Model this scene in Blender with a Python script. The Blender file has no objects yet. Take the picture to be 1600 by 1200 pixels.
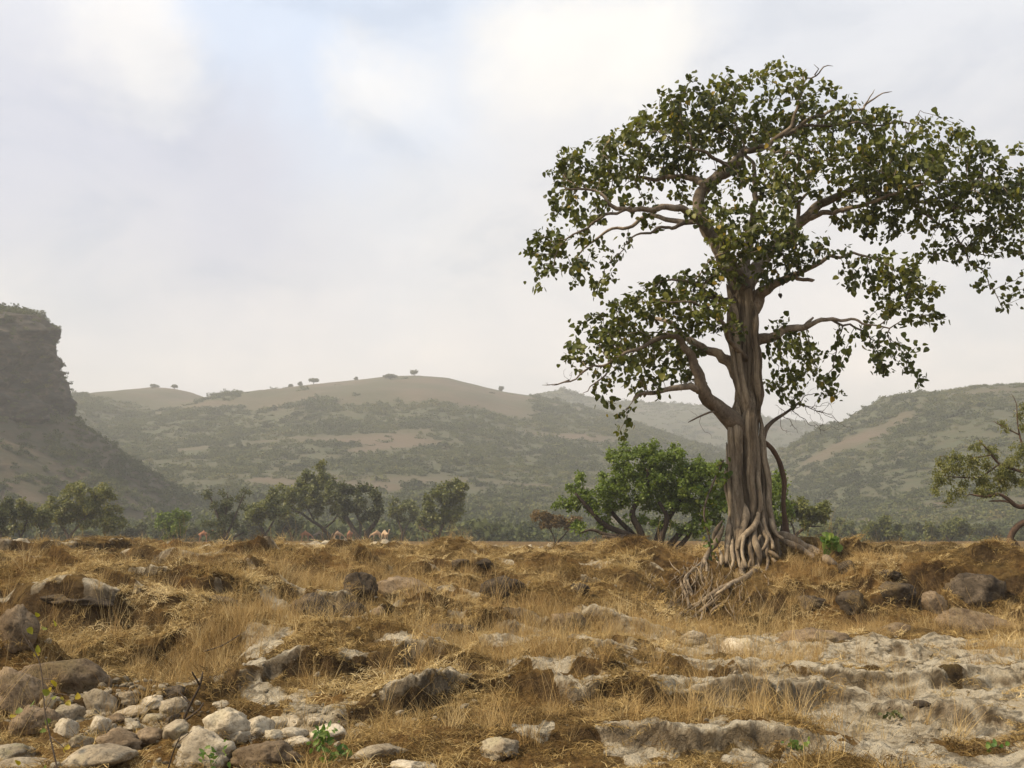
import bpy, math, random
import numpy as np
from mathutils import Vector, Matrix

random.seed(11)
rng = np.random.default_rng(11)
S = bpy.context.scene
COL = S.collection

# ------------------------------------------------------------------ camera
F_PX = 1570.0                       # focal length in pixels of a 1600 px wide frame
ZC = 1.65
PITCH = math.atan(238.0 / F_PX)
cam_d = bpy.data.cameras.new('camera')
cam_d.sensor_width = 36.0
cam_d.lens = 36.0 * F_PX / 1600.0
cam_d.clip_start = 0.1
cam_d.clip_end = 12000
cam = bpy.data.objects.new('camera', cam_d)
cam.location = (0, 0, ZC)
cam.rotation_euler = (math.pi / 2 + PITCH, 0, 0)
COL.objects.link(cam)
S.camera = cam

# ------------------------------------------------------------------ light
SUN_DIR = Vector((-0.68, -0.22, 0.70)).normalized()      # towards the sun
SUN_EL = math.asin(SUN_DIR.z)
SUN_AZ = math.atan2(SUN_DIR.x, SUN_DIR.y)
S.view_settings.view_transform = 'Standard'
S.view_settings.look = 'None'
S.view_settings.exposure = 0.38
S.view_settings.gamma = 1.0
S.view_settings.use_curve_mapping = False
S.render.engine = 'CYCLES'
S.cycles.max_bounces = 6
S.cycles.diffuse_bounces = 3
S.cycles.glossy_bounces = 2
S.cycles.transmission_bounces = 4
S.cycles.transparent_max_bounces = 8
S.cycles.volume_bounces = 0
S.cycles.use_denoising = True

sd = bpy.data.lights.new('sun', 'SUN')
sd.energy = 5.0
sd.angle = math.radians(4)
sd.color = (1.0, 0.83, 0.60)
sun = bpy.data.objects.new('sun', sd)
sun.rotation_euler = SUN_DIR.to_track_quat('Z', 'Y').to_euler()
sun.location = (-20, 0, 40)
COL.objects.link(sun)


def pix(px, row, d):
    """point seen at pixel (px,row) of the 1600x1200 photograph, d metres down the view axis on the ground plan"""
    c, s = math.cos(PITCH), math.sin(PITCH)
    u = (px - 800.0) / F_PX
    v = (600.0 - row) / F_PX
    dy = c - v * s
    return Vector((u * d / dy, d, ZC + (s + v * c) * d / dy))


def pdir(px, row):
    p = pix(px, row, 1.0)
    return Vector((p.x, p.y, p.z - ZC)).normalized()


def N(nt, t, **kw):
    n = nt.nodes.new(t)
    for k, v in kw.items():
        if k == 'inp':
            for kk, vv in v.items():
                n.inputs[kk].default_value = vv
        else:
            setattr(n, k, v)
    return n


def ramp(nt, pts, fac=None, interp='LINEAR'):
    r = nt.nodes.new('ShaderNodeValToRGB')
    r.color_ramp.interpolation = interp
    e = r.color_ramp.elements
    while len(e) > 1:
        e.remove(e[-1])
    for i, (p, c) in enumerate(pts):
        c = (c, c, c, 1) if isinstance(c, (int, float)) else (*c, 1)
        if i == 0:
            e[0].position = p
            e[0].color = c
        else:
            x = e.new(p)
            x.color = c
    if fac is not None:
        nt.links.new(fac, r.inputs[0])
    return r


def mixc(nt, fac, a, b, mode='MIX'):
    m = nt.nodes.new('ShaderNodeMix')
    m.data_type = 'RGBA'
    m.blend_type = mode
    for sock, v in ((m.inputs[0], fac), (m.inputs[6], a), (m.inputs[7], b)):
        if hasattr(v, 'is_linked'):
            nt.links.new(v, sock)
        elif isinstance(v, (int, float)):
            sock.default_value = v if sock.type == 'VALUE' else (v, v, v, 1)
        else:
            sock.default_value = (*v, 1)
    return m.outputs[2]


def math_n(nt, op, a, b=0.0, clamp=False):
    m = nt.nodes.new('ShaderNodeMath')
    m.operation = op
    m.use_clamp = clamp
    for i, v in enumerate((a, b)):
        if hasattr(v, 'is_linked'):
            nt.links.new(v, m.inputs[i])
        else:
            m.inputs[i].default_value = v
    return m.outputs[0]


# ------------------------------------------------------------------ sky: thin blue behind a milky cloud cover
W = bpy.data.worlds.new('World')
S.world = W
W.use_nodes = True
nt = W.node_tree
nt.nodes.clear()
L = nt.links.new
tc = N(nt, 'ShaderNodeTexCoord')
DIR = tc.outputs['Generated']
sky = N(nt, 'ShaderNodeTexSky', sky_type='NISHITA', sun_disc=False)
sky.sun_elevation = SUN_EL
sky.sun_rotation = SUN_AZ
sky.air_density = 1.2
sky.dust_density = 2.0
bg_sky = N(nt, 'ShaderNodeBackground', inp={'Strength': 0.11})
L(sky.outputs[0], bg_sky.inputs[0])
sep = N(nt, 'ShaderNodeSeparateXYZ')
L(DIR, sep.inputs[0])
mp = N(nt, 'ShaderNodeMapping')
mp.inputs['Scale'].default_value = (1.0, 1.0, 1.9)
L(DIR, mp.inputs[0])
n1 = N(nt, 'ShaderNodeTexNoise', inp={'Scale': 2.1, 'Detail': 9.0, 'Roughness': 0.57, 'Distortion': 0.45})
L(mp.outputs[0], n1.inputs[0])
n2 = N(nt, 'ShaderNodeTexNoise', inp={'Scale': 5.5, 'Detail': 5.0, 'Roughness': 0.55, 'Distortion': 0.4})
L(mp.outputs[0], n2.inputs[0])
base = ramp(nt, [(0.0, (1.0, 0.90, 0.82)), (0.12, (0.95, 0.88, 0.82)), (0.30, (0.80, 0.775, 0.765)), (0.55, (0.73, 0.765, 0.83)), (1.0, (0.66, 0.72, 0.82))],
            sep.outputs[2])
shade = ramp(nt, [(0.30, (0.82, 0.845, 0.90)), (0.5, (1, 1, 1)), (0.70, (1.13, 1.10, 1.06))], n1.outputs[0], 'EASE')
c = mixc(nt, 1.0, base.outputs[0], shade.outputs[0], 'MULTIPLY')


def puff(px, row, spread, power, col, fac, cin, elong=(1, 1, 1)):
    d = pdir(px, row)
    wob = N(nt, 'ShaderNodeTexNoise', inp={'Scale': 6.5, 'Detail': 8.0, 'Roughness': 0.6})
    L(DIR, wob.inputs[0])
    va = N(nt, 'ShaderNodeVectorMath', operation='SUBTRACT')
    L(wob.outputs['Color'], va.inputs[0])
    va.inputs[1].default_value = (0.5, 0.5, 0.5)
    vb = N(nt, 'ShaderNodeVectorMath', operation='MULTIPLY')
    L(va.outputs[0], vb.inputs[0])
    vb.inputs[1].default_value = (0.16, 0.16, 0.16)
    vc = N(nt, 'ShaderNodeVectorMath', operation='ADD')
    L(DIR, vc.inputs[0])
    L(vb.outputs[0], vc.inputs[1])
    vd = N(nt, 'ShaderNodeVectorMath', operation='SUBTRACT')
    L(vc.outputs[0], vd.inputs[0])
    vd.inputs[1].default_value = d
    ve = N(nt, 'ShaderNodeVectorMath', operation='MULTIPLY')
    L(vd.outputs[0], ve.inputs[0])
    ve.inputs[1].default_value = elong
    vf = N(nt, 'ShaderNodeVectorMath', operation='LENGTH')
    L(ve.outputs[0], vf.inputs[0])
    mr = N(nt, 'ShaderNodeMapRange', interpolation_type='SMOOTHSTEP')
    L(vf.outputs['Value'], mr.inputs[0])
    mr.inputs[1].default_value = spread
    mr.inputs[2].default_value = spread * power
    mr.inputs[3].default_value = 0.0
    mr.inputs[4].default_value = fac
    return mixc(nt, mr.outputs[0], cin, col)


c = puff(230, 290, 0.27, 0.25, (0.58, 0.595, 0.69), 0.85, c, (0.8, 0.8, 1.3))
c = puff(60, 120, 0.22, 0.3, (0.68, 0.69, 0.76), 0.45, c)
c = puff(610, 110, 0.20, 0.2, (0.66, 0.75, 0.89), 0.6, c, (1.2, 1, 0.7))
c = puff(400, 20, 0.17, 0.2, (0.66, 0.75, 0.90), 0.8, c, (0.8, 1, 1.3))
c = puff(925, 75, 0.120, 0.35, (0.96, 0.925, 0.865), 0.95, c, (0.75, 1, 1.35))
c = puff(860, 150, 0.13, 0.2, (0.84, 0.815, 0.79), 0.4, c, (0.7, 1, 1.5))
c = puff(205, 75, 0.09, 0.2, (0.90, 0.87, 0.84), 0.85, c)
c = puff(590, 140, 0.075, 0.2, (0.90, 0.88, 0.86), 0.8, c)
c = puff(620, 400, 0.15, 0.2, (0.80, 0.785, 0.77), 0.5, c, (0.8, 1, 1.2))
c = puff(150, 480, 0.18, 0.2, (0.80, 0.775, 0.75), 0.5, c, (0.7, 1, 1.3))
bg_cl = N(nt, 'ShaderNodeBackground', inp={'Strength': 0.99})
L(c, bg_cl.inputs[0])
cov = ramp(nt, [(0.30, 0.74), (0.52, 0.90), (0.7, 0.97)], n2.outputs[0], 'EASE')
mx = N(nt, 'ShaderNodeMixShader')
L(cov.outputs[0], mx.inputs[0])
L(bg_sky.outputs[0], mx.inputs[1])
L(bg_cl.outputs[0], mx.inputs[2])
wo = N(nt, 'ShaderNodeOutputWorld')
L(mx.outputs[0], wo.inputs[0])

# ------------------------------------------------------------------ helpers: noise, meshes, tubes, growth
_perm = rng.permutation(256)
_perm = np.concatenate([_perm, _perm, _perm])
_ga = rng.uniform(0, 2 * np.pi, 256)
_g2 = np.stack([np.cos(_ga), np.sin(_ga)], 1)
_g3 = rng.normal(size=(256, 3))
_g3 /= np.linalg.norm(_g3, axis=1)[:, None]


def perlin2(x, y):
    x = np.asarray(x, float)
    y = np.asarray(y, float)
    xi = np.floor(x).astype(int)
    yi = np.floor(y).astype(int)
    xf = x - xi
    yf = y - yi
    u = xf * xf * xf * (xf * (xf * 6 - 15) + 10)
    v = yf * yf * yf * (yf * (yf * 6 - 15) + 10)
    xi &= 255
    yi &= 255

    def g(ix, iy, fx, fy):
        h = _perm[_perm[ix] + iy]
        gg = _g2[h]
        return gg[..., 0] * fx + gg[..., 1] * fy
    a = g(xi, yi, xf, yf)
    b = g(xi + 1, yi, xf - 1, yf)
    cc = g(xi, yi + 1, xf, yf - 1)
    d = g(xi + 1, yi + 1, xf - 1, yf - 1)
    return 1.5 * ((a + (b - a) * u) * (1 - v) + (cc + (d - cc) * u) * v)


def fbm2(x, y, octv=4, rough=0.5):
    s = 0.0
    amp = 1.0
    f = 1.0
    for i in range(octv):
        s = s + amp * perlin2(x * f + 17.3 * i, y * f - 9.1 * i)
        amp *= rough
        f *= 2.03
    return s


def perlin3(p):
    p = np.asarray(p, float)
    pi = np.floor(p).astype(int)
    f = p - pi
    w = f * f * f * (f * (f * 6 - 15) + 10)
    pi &= 255
    r = 0
    for dx in (0, 1):
        for dy in (0, 1):
            for dz in (0, 1):
                h = _perm[_perm[_perm[pi[:, 0] + dx] + pi[:, 1] + dy] + pi[:, 2] + dz]
                g = _g3[h]
                d = g[:, 0] * (f[:, 0] - dx) + g[:, 1] * (f[:, 1] - dy) + g[:, 2] * (f[:, 2] - dz)
                r = r + d * (w[:, 0] if dx else 1 - w[:, 0]) * (w[:, 1] if dy else 1 - w[:, 1]) * (w[:, 2] if dz else 1 - w[:, 2])
    return 1.5 * r


def fbm3(p, octv=4, rough=0.5):
    s = 0
    a = 1.0
    f = 1.0
    for i in range(octv):
        s = s + a * perlin3(p * f + 13.7 * i)
        a *= rough
        f *= 2.03
    return s


def sstep(a, b, x):
    t = np.clip((x - a) / (b - a), 0, 1)
    return t * t * (3 - 2 * t)


def make_mesh(name, V, Fs, mats=(), smooth=True, attrs=None):
    V = np.ascontiguousarray(V, dtype=np.float32)
    me = bpy.data.meshes.new(name)
    me.vertices.add(len(V))
    me.vertices.foreach_set('co', V.ravel())
    Fs = [np.asarray(f, dtype=np.int32) for f in Fs if len(f)]
    if Fs:
        loops = np.concatenate([f.ravel() for f in Fs])
        starts = []
        o = 0
        for f in Fs:
            starts.append(o + np.arange(len(f)) * f.shape[1])
            o += f.size
        starts = np.concatenate(starts).astype(np.int32)
        me.loops.add(len(loops))
        me.loops.foreach_set('vertex_index', loops)
        me.polygons.add(len(starts))
        me.polygons.foreach_set('loop_start', starts)
        if smooth:
            me.polygons.foreach_set('use_smooth', np.ones(len(starts), dtype=bool))
    for m in mats:
        me.materials.append(m)
    if attrs:
        for k, a in attrs.items():
            a = np.asarray(a, dtype=np.float32)
            if a.ndim == 1:
                me.attributes.new(k, 'FLOAT', 'POINT').data.foreach_set('value', a)
            else:
                me.attributes.new(k, 'FLOAT_VECTOR', 'POINT').data.foreach_set('vector', a.ravel())
    me.update(calc_edges=True)
    return me


def obj(name, data, parent=None, label=None, cat=None, group=None, kind=None, loc=None):
    o = bpy.data.objects.new(name, data)
    COL.objects.link(o)
    if parent is not None:
        o.parent = parent
    if loc is not None:
        o.location = loc
    tag(o, label, cat, group, kind)
    return o


def tag(o, label=None, cat=None, group=None, kind=None):
    if label:
        o['label'] = label
    if cat:
        o['category'] = cat
    if group:
        o['group'] = group
    if kind:
        o['kind'] = kind


class Acc:
    def __init__(self):
        self.V = []
        self.Q = []
        self.T = []
        self.n = 0
        self.A = []

    def add(self, V, Q=None, T=None, a=0.0):
        V = np.asarray(V, float)
        if Q is not None and len(Q):
            self.Q.append(np.asarray(Q) + self.n)
        if T is not None and len(T):
            self.T.append(np.asarray(T) + self.n)
        self.V.append(V)
        self.A.append(np.full(len(V), a) if np.isscalar(a) else np.asarray(a))
        self.n += len(V)

    def mesh(self, name, mats, smooth=True, origin=None, attr='tint'):
        V = np.concatenate(self.V)
        if origin is not None:
            V = V - np.asarray(origin)
        Fs = []
        if self.Q:
            Fs.append(np.concatenate(self.Q))
        if self.T:
            Fs.append(np.concatenate(self.T))
        return make_mesh(name, V, Fs, mats, smooth, {attr: np.concatenate(self.A)})


def tube(acc, P, R, sides=6, a=0.0, lump=0.0, seed=0):
    P = np.asarray(P, float)
    R = np.asarray(R, float)
    n = len(P)
    if n < 2:
        return
    T = np.gradient(P, axis=0)
    T /= np.linalg.norm(T, axis=1)[:, None] + 1e-9
    up = np.array([0.0, 1.0, 0.0]) if abs(T[0, 1]) < 0.8 else np.array([1.0, 0, 0])
    U = np.zeros_like(P)
    u = up - T[0] * up.dot(T[0])
    u /= np.linalg.norm(u)
    for i in range(n):
        u = u - T[i] * u.dot(T[i])
        u /= np.linalg.norm(u) + 1e-9
        U[i] = u
    B = np.cross(T, U)
    th = np.arange(sides) * 2 * np.pi / sides
    ring = U[:, None, :] * np.cos(th)[None, :, None] + B[:, None, :] * np.sin(th)[None, :, None]
    RR = np.repeat(R[:, None], sides, 1)
    if lump:
        q = P[:, None, :] + ring * R[:, None, None]
        q = q.reshape(-1, 3)
        k = 1.0 + lump * fbm3(q * np.array([1, 1, 0.35]) * (1.1 / max(R.max(), 0.02)) + seed * 3.1, 3).reshape(n, sides)
        RR = RR * k
    V = (P[:, None, :] + ring * RR[:, :, None]).reshape(-1, 3)
    V = np.concatenate([V, P[:1], P[-1:]])
    i = np.arange(n - 1)[:, None] * sides
    j = np.arange(sides)[None, :]
    j2 = (j + 1) % sides
    Q = np.stack([i + j, i + j2, i + sides + j2, i + sides + j], -1).reshape(-1, 4)
    c0 = n * sides
    jj = np.arange(sides)
    T1 = np.stack([(jj + 1) % sides, jj, np.full(sides, c0)], 1)
    T2 = np.stack([(n - 1) * sides + jj, (n - 1) * sides + (jj + 1) % sides, np.full(sides, c0 + 1)], 1)
    acc.add(V, Q, np.concatenate([T1, T2]), a)


def smooth_path(pts, step):
    """Catmull-Rom through rows of (x,y,z,r), resampled at about `step` metres"""
    P = np.asarray(pts, float)
    if len(P) == 2:
        n = max(2, int(np.linalg.norm(P[1, :3] - P[0, :3]) / step) + 1)
        t = np.linspace(0, 1, n)[:, None]
        return P[0] * (1 - t) + P[1] * t
    E = np.vstack([2 * P[0] - P[1], P, 2 * P[-1] - P[-2]])
    out = []
    for i in range(1, len(E) - 2):
        p0, p1, p2, p3 = E[i - 1], E[i], E[i + 1], E[i + 2]
        n = max(1, int(round(np.linalg.norm(p2[:3] - p1[:3]) / step)))
        t = (np.arange(n) / n)[:, None]
        out.append(0.5 * (2 * p1 + (p2 - p0) * t + (2 * p0 - 5 * p1 + 4 * p2 - p3) * t * t + (3 * p1 - p0 - 3 * p2 + p3) * t ** 3))
    out.append(P[-1:])
    return np.concatenate(out)


class Skel:
    """branch skeleton: traced limbs first, then grown towards points inside the foliage masses"""

    def __init__(self):
        self.P = []
        self.par = []
        self.R = []
        self.limb = []
        self.grow = []

    def add_limb(self, path, idx, grow=True, attach=True):
        start = 0
        par = -1
        if attach and self.P:
            A = np.array(self.P)
            par = int(np.argmin(np.linalg.norm(A - path[0, :3], axis=1)))
        for k in range(start, len(path)):
            self.P.append(path[k, :3].copy())
            self.par.append(par)
            self.R.append(path[k, 3])
            self.limb.append(idx)
            self.grow.append(grow)
            par = len(self.P) - 1

    def colonize(self, att, step, kill, infl, iters, jit=0.25, grav=0.0, inertia=0.4):
        P = [np.array(p) for p in self.P]
        par = list(self.par)
        limb = list(self.limb)
        ok = np.array(self.grow)
        att = np.array(att)
        PA = np.array(P)
        D = np.full(len(att), 1e9)
        I = np.zeros(len(att), int)
        idx_ok = np.where(ok)[0]
        for s in range(0, len(idx_ok), 400):
            ids = idx_ok[s:s + 400]
            d = np.linalg.norm(att[:, None, :] - PA[ids][None], axis=2)
            k = d.argmin(1)
            dm = d[np.arange(len(att)), k]
            b = dm < D
            D[b] = dm[b]
            I[b] = ids[k[b]]
        alive = np.ones(len(att), bool)
        last = {}
        for it in range(iters):
            act = alive & (D < infl)
            if not act.any():
                break
            ids = I[act]
            vec = att[act] - PA[ids]
            vec /= np.linalg.norm(vec, axis=1)[:, None] + 1e-9
            un, inv = np.unique(ids, return_inverse=True)
            acc = np.zeros((len(un), 3))
            np.add.at(acc, inv, vec)
            acc /= np.linalg.norm(acc, axis=1)[:, None] + 1e-9
            for q, node in enumerate(un):
                pr = par[node]
                if pr >= 0 and node >= len(self.P):
                    t = P[node] - P[pr]
                    acc[q] += inertia * t / (np.linalg.norm(t) + 1e-9)
            acc += rng.normal(size=acc.shape) * jit
            acc[:, 2] -= grav
            acc /= np.linalg.norm(acc, axis=1)[:, None] + 1e-9
            new = PA[un] + acc * step
            base = len(P)
            for q, node in enumerate(un):
                P.append(new[q])
                par.append(int(node))
                limb.append(limb[node])
            PA = np.concatenate([PA, new])
            d = np.linalg.norm(att[:, None, :] - new[None], axis=2)
            k = d.argmin(1)
            dm = d[np.arange(len(att)), k]
            b = dm < D
            D[b] = dm[b]
            I[b] = base + k[b]
            alive &= D > kill
        self.n0 = len(self.P)
        self.R = list(self.R) + [0.0] * (len(P) - len(self.P))
        self.P, self.par, self.limb = P, par, limb

    def finish(self, tip, power=2.3, cap=None):
        n = len(self.P)
        par = self.par
        ch = [[] for _ in range(n)]
        for i in range(n):
            if par[i] >= 0:
                ch[par[i]].append(i)
        r = np.zeros(n)
        n0 = getattr(self, 'n0', n)
        R0 = np.array(self.R)
        for i in range(n - 1, -1, -1):
            if i < n0:
                r[i] = R0[i]
            else:
                s = sum(r[c] ** power for c in ch[i]) if ch[i] else 0
                r[i] = max(tip, s ** (1 / power)) if ch[i] else tip
                r[i] = r[i] + tip * 0.01
        # a grown branch is never thicker than 0.75 of what it grows from
        for i in range(n):
            if i >= n0 and par[i] >= 0:
                r[i] = min(r[i], r[par[i]] * (0.95 if par[i] >= n0 else 0.72))
        self.r = r
        self.ch = ch
        # chains
        chains = []
        for i in range(n):
            pr = par[i]
            if pr < 0:
                head = True
            else:
                best = self._best(pr)
                head = best != i
            if head:
                cseq = [i]
                while True:
                    b = self._best(cseq[-1])
                    if b is None:
                        break
                    cseq.append(b)
                if pr >= 0:
                    cseq = [pr] + cseq
                chains.append(cseq)
        self.chains = chains

    def _best(self, i):
        ch = self.ch[i]
        if not ch:
            return None
        n0 = getattr(self, 'n0', len(self.P))
        same = [c for c in ch if self.limb[c] == self.limb[i] and (i >= n0 or c < n0)]
        pool = same
        if not pool:
            if i < n0:
                # a traced limb hands over to its thickest grown shoot
                pool = [c for c in ch if c >= n0]
                if not pool:
                    return None
            else:
                return None
        return max(pool, key=lambda c: self.r[c])

    def tubes(self, accs, sel=None, thick=0.03, lump=0.10, sides=(9, 5, 3)):
        for cseq in self.chains:
            P = np.array([self.P[i] for i in cseq])
            R = np.array([self.r[i] for i in cseq])
            if self.par[cseq[1] if len(cseq) > 1 else cseq[0]] == cseq[0] and len(cseq) > 1:
                R[0] = min(R[0], R[1] * 1.15)
            R[-1] *= 0.5
            m = R.max()
            lid = self.limb[cseq[-1]]
            a = accs[lid] if isinstance(accs, dict) else accs
            s = sides[0] if m > thick else (sides[1] if m > thick * 0.3 else sides[2])
            tube(a, P, R, s, a=float(rng.random()), lump=lump if m > thick * 0.6 else 0.0, seed=lid)


def frames_from(Y, Nn):
    """orthonormal frames (N,3,3) with columns X,Y,Z: Y the long axis, Z close to Nn"""
    Y = Y / (np.linalg.norm(Y, axis=1)[:, None] + 1e-9)
    X = np.cross(Y, Nn)
    X /= np.linalg.norm(X, axis=1)[:, None] + 1e-9
    Z = np.cross(X, Y)
    return np.stack([X, Y, Z], 2)


LEAF_V = np.array([(0, 0, 0), (0, .34, -.05), (0, .70, -.04), (0, 1.0, .05), (-.36, .10, .05), (-.40, .45, .07), (.36, .10, .05), (.40, .45, .07), (-.2, .78, .03), (.2, .78, .03)])
LEAF_Q = np.array([(0, 1, 5, 4), (1, 2, 8, 5), (1, 0, 6, 7), (2, 1, 7, 9)])
LEAF_T = np.array([(2, 3, 8), (3, 2, 9)])
BLADE_V = np.array([(0, 0, 0), (-.16, .45, .03), (.16, .45, .03), (0, 1, -.05)])
BLADE_Q = np.array([(0, 2, 3, 1)])


def scatter_leaves(acc, pos, ydir, nrm, size, tint, tv=LEAF_V, tq=LEAF_Q, tt=LEAF_T):
    Fm = frames_from(ydir, nrm)
    n = len(pos)
    V = np.einsum('nij,kj->nki', Fm, tv) * size[:, None, None] + pos[:, None, :]
    off = (np.arange(n) * len(tv))[:, None, None]
    Q = (tq[None] + off).reshape(-1, 4) if tq is not None else None
    T = (tt[None] + off).reshape(-1, 3) if tt is not None else None
    acc.add(V.reshape(-1, 3), Q, T, np.repeat(tint, len(tv)))


def blob_points(blobs, d0, per, z_of=None):
    """random points inside foliage masses given as (px,row,rx,ry,density,depth offset,depth radius)"""
    out = []
    for b in blobs:
        px, row, rx, ry, den, dd, rd = b
        d = d0 + dd
        sc = d / F_PX
        n = max(3, int(per * den * (rx * ry * sc * sc)))
        q = rng.normal(size=(n, 3))
        q /= np.linalg.norm(q, axis=1)[:, None]
        q *= rng.random(n)[:, None] ** 0.42
        c0 = np.array(pix(px, row, d))
        out.append(c0 + q * np.array([rx * sc, rd, ry * sc]))
    return np.concatenate(out)


# ------------------------------------------------------------------ materials
def mat(name):
    m = bpy.data.materials.new(name)
    m.use_nodes = True
    nt = m.node_tree
    b = nt.nodes['Principled BSDF']
    b.inputs['Specular IOR Level'].default_value = 0.2
    b.inputs['Roughness'].default_value = 0.9
    return m, nt, b


def attr_node(nt, name, kind='GEOMETRY'):
    a = nt.nodes.new('ShaderNodeAttribute')
    a.attribute_type = kind
    a.attribute_name = name
    return a


def bump(nt, b, h, strength, dist):
    bn = nt.nodes.new('ShaderNodeBump')
    bn.inputs['Strength'].default_value = strength
    bn.inputs['Distance'].default_value = dist
    nt.links.new(h, bn.inputs['Height'])
    nt.links.new(bn.outputs[0], b.inputs['Normal'])


def leaf_mat(name, cols, transl=0.3, rough=0.5, spec=0.3, inst=False):
    m, nt, b = mat(name)
    a = attr_node(nt, 'tint')
    r = ramp(nt, cols, a.outputs['Fac'])
    nt.links.new(r.outputs[0], b.inputs['Base Color'])
    b.inputs['Roughness'].default_value = rough
    b.inputs['Specular IOR Level'].default_value = spec
    t = nt.nodes.new('ShaderNodeBsdfTranslucent')
    tcx = mixc(nt, 1.0, r.outputs[0], (1.5, 1.45, 0.7), 'MULTIPLY')
    nt.links.new(tcx, t.inputs[0])
    ms = nt.nodes.new('ShaderNodeMixShader')
    ms.inputs[0].default_value = transl
    nt.links.new(b.outputs[0], ms.inputs[1])
    nt.links.new(t.outputs[0], ms.inputs[2])
    nt.links.new(ms.outputs[0], nt.nodes['Material Output'].inputs[0])
    return m


def bark_mat(name, c0, c1, c2, scale=3.0, stretch=0.25, bstr=0.6):
    m, nt, b = mat(name)
    tcn = nt.nodes.new('ShaderNodeTexCoord')
    mpn = nt.nodes.new('ShaderNodeMapping')
    mpn.inputs['Scale'].default_value = (1, 1, stretch)
    nt.links.new(tcn.outputs['Object'], mpn.inputs[0])
    n = N(nt, 'ShaderNodeTexNoise', inp={'Scale': scale, 'Detail': 6.0, 'Roughness': 0.65})
    nt.links.new(mpn.outputs[0], n.inputs[0])
    nf = N(nt, 'ShaderNodeTexNoise', inp={'Scale': scale * 9, 'Detail': 4.0, 'Roughness': 0.7})
    nt.links.new(mpn.outputs[0], nf.inputs[0])
    a = attr_node(nt, 'tint')
    f1 = math_n(nt, 'MULTIPLY_ADD', nf.outputs[0], 0.45)
    nt.nodes[-1].inputs[2].default_value = 0.0
    f2 = math_n(nt, 'ADD', f1, n.outputs[0])
    f3 = math_n(nt, 'MULTIPLY_ADD', a.outputs['Fac'], 0.22)
    nt.nodes[-1].inputs[2].default_value = -0.32
    f4 = math_n(nt, 'ADD', f2, f3)
    r = ramp(nt, [(0.2, c0), (0.5, c1), (0.78, c2)], f4)
    nt.links.new(r.outputs[0], b.inputs['Base Color'])
    bump(nt, b, f2, bstr, 0.03)
    return m


M_BARK = bark_mat('fig_bark', (0.034, 0.026, 0.018), (0.16, 0.125, 0.086), (0.37, 0.305, 0.218), 9.0, 0.10, 1.0)
M_LIMB = bark_mat('fig_limb_bark', (0.052, 0.040, 0.029), (0.15, 0.118, 0.086), (0.35, 0.29, 0.22), 5.0, 0.6)
M_ROOT = bark_mat('fig_root_bark', (0.06, 0.044, 0.029), (0.19, 0.147, 0.10), (0.38, 0.31, 0.22), 7.0, 0.3, .8)
M_DARKBARK = bark_mat('dark_bark', (0.018, 0.013, 0.010), (0.045, 0.033, 0.024), (0.09, 0.068, 0.05), 4.0, 0.4)
M_REDBARK = bark_mat('red_bark', (0.035, 0.023, 0.016), (0.10, 0.064, 0.043), (0.20, 0.138, 0.098), 4.0, 0.4)
M_TWIG = bark_mat('grey_twig', (0.06, 0.045, 0.035), (0.11, 0.085, 0.065), (0.2, 0.16, 0.12), 6.0, 0.5)
M_LEAF = leaf_mat('fig_leaf', [(0.0, (0.032, 0.042, 0.010)), (0.45, (0.080, 0.096, 0.017)), (0.8, (0.160, 0.168, 0.028)), (0.95, (0.18, 0.165, 0.03)), (1.0, (0.30, 0.21, 0.03))], 0.34, 0.45, 0.28)
M_BUSHLEAF = leaf_mat('bush_leaf', [(0.0, (0.065, 0.098, 0.018)), (0.5, (0.125, 0.18, 0.032)), (1.0, (0.20, 0.245, 0.05))], 0.35)
M_OLIVE = leaf_mat('olive_leaf', [(0.0, (0.050, 0.060, 0.016)), (0.5, (0.115, 0.130, 0.032)), (1.0, (0.20, 0.195, 0.055))], 0.3)
M_PALELEAF = leaf_mat('pale_leaf', [(0.0, (0.08, 0.092, 0.028)), (0.5, (0.15, 0.16, 0.048)), (1.0, (0.25, 0.23, 0.075))], 0.3)
M_DULL = leaf_mat('dull_leaf', [(0.0, (0.032, 0.039, 0.014)), (0.5, (0.068, 0.080, 0.025)), (1.0, (0.12, 0.124, 0.04))], 0.25)
M_RUST = leaf_mat('rust_leaf', [(0.0, (0.09, 0.06, 0.022)), (0.5, (0.15, 0.10, 0.035)), (1.0, (0.2, 0.14, 0.05))], 0.25)
M_FRESH = leaf_mat('fresh_leaf', [(0.0, (0.06, 0.12, 0.025)), (0.5, (0.11, 0.19, 0.04)), (1.0, (0.2, 0.26, 0.07))], 0.35)
M_YELLOW = leaf_mat('yellow_leaf', [(0.0, (0.10, 0.15, 0.03)), (0.5, (0.22, 0.22, 0.03)), (1.0, (0.38, 0.29, 0.03))], 0.4)

# ------------------------------------------------------------------ terrain
def tdep(row):
    return math.tan(math.atan((row - 600.0) / F_PX) - PITCH)


def prof(ctrl):
    y = np.array([c[1] for c in ctrl], float)
    z = np.array([ZC - c[1] * tdep(c[0]) for c in ctrl])
    return y, z


P_R = prof([(1200, 6.8), (1150, 7.8), (1100, 9.2), (1050, 11.2), (1000, 14.6), (985, 16.5), (960, 16.85), (930, 17.2), (893, 17.9), (879, 22), (874, 32), (868, 45), (863, 70)])
P_M = prof([(1200, 6.8), (1140, 8.1), (1090, 9.0), (1045, 10.8), (1000, 12.6), (985, 13.4), (930, 16.6), (915, 17.6), (885, 19), (875, 28), (867, 50), (862, 70)])
P_L = prof([(1200, 6.8), (1100, 8.8), (1065, 9.6), (1010, 10.6), (960, 12.4), (930, 15.5), (900, 20), (876, 25), (868, 46), (863, 66)])


def pl_x(px, d):
    return (px - 800.0) / F_PX * d


SCARPS = []


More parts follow.
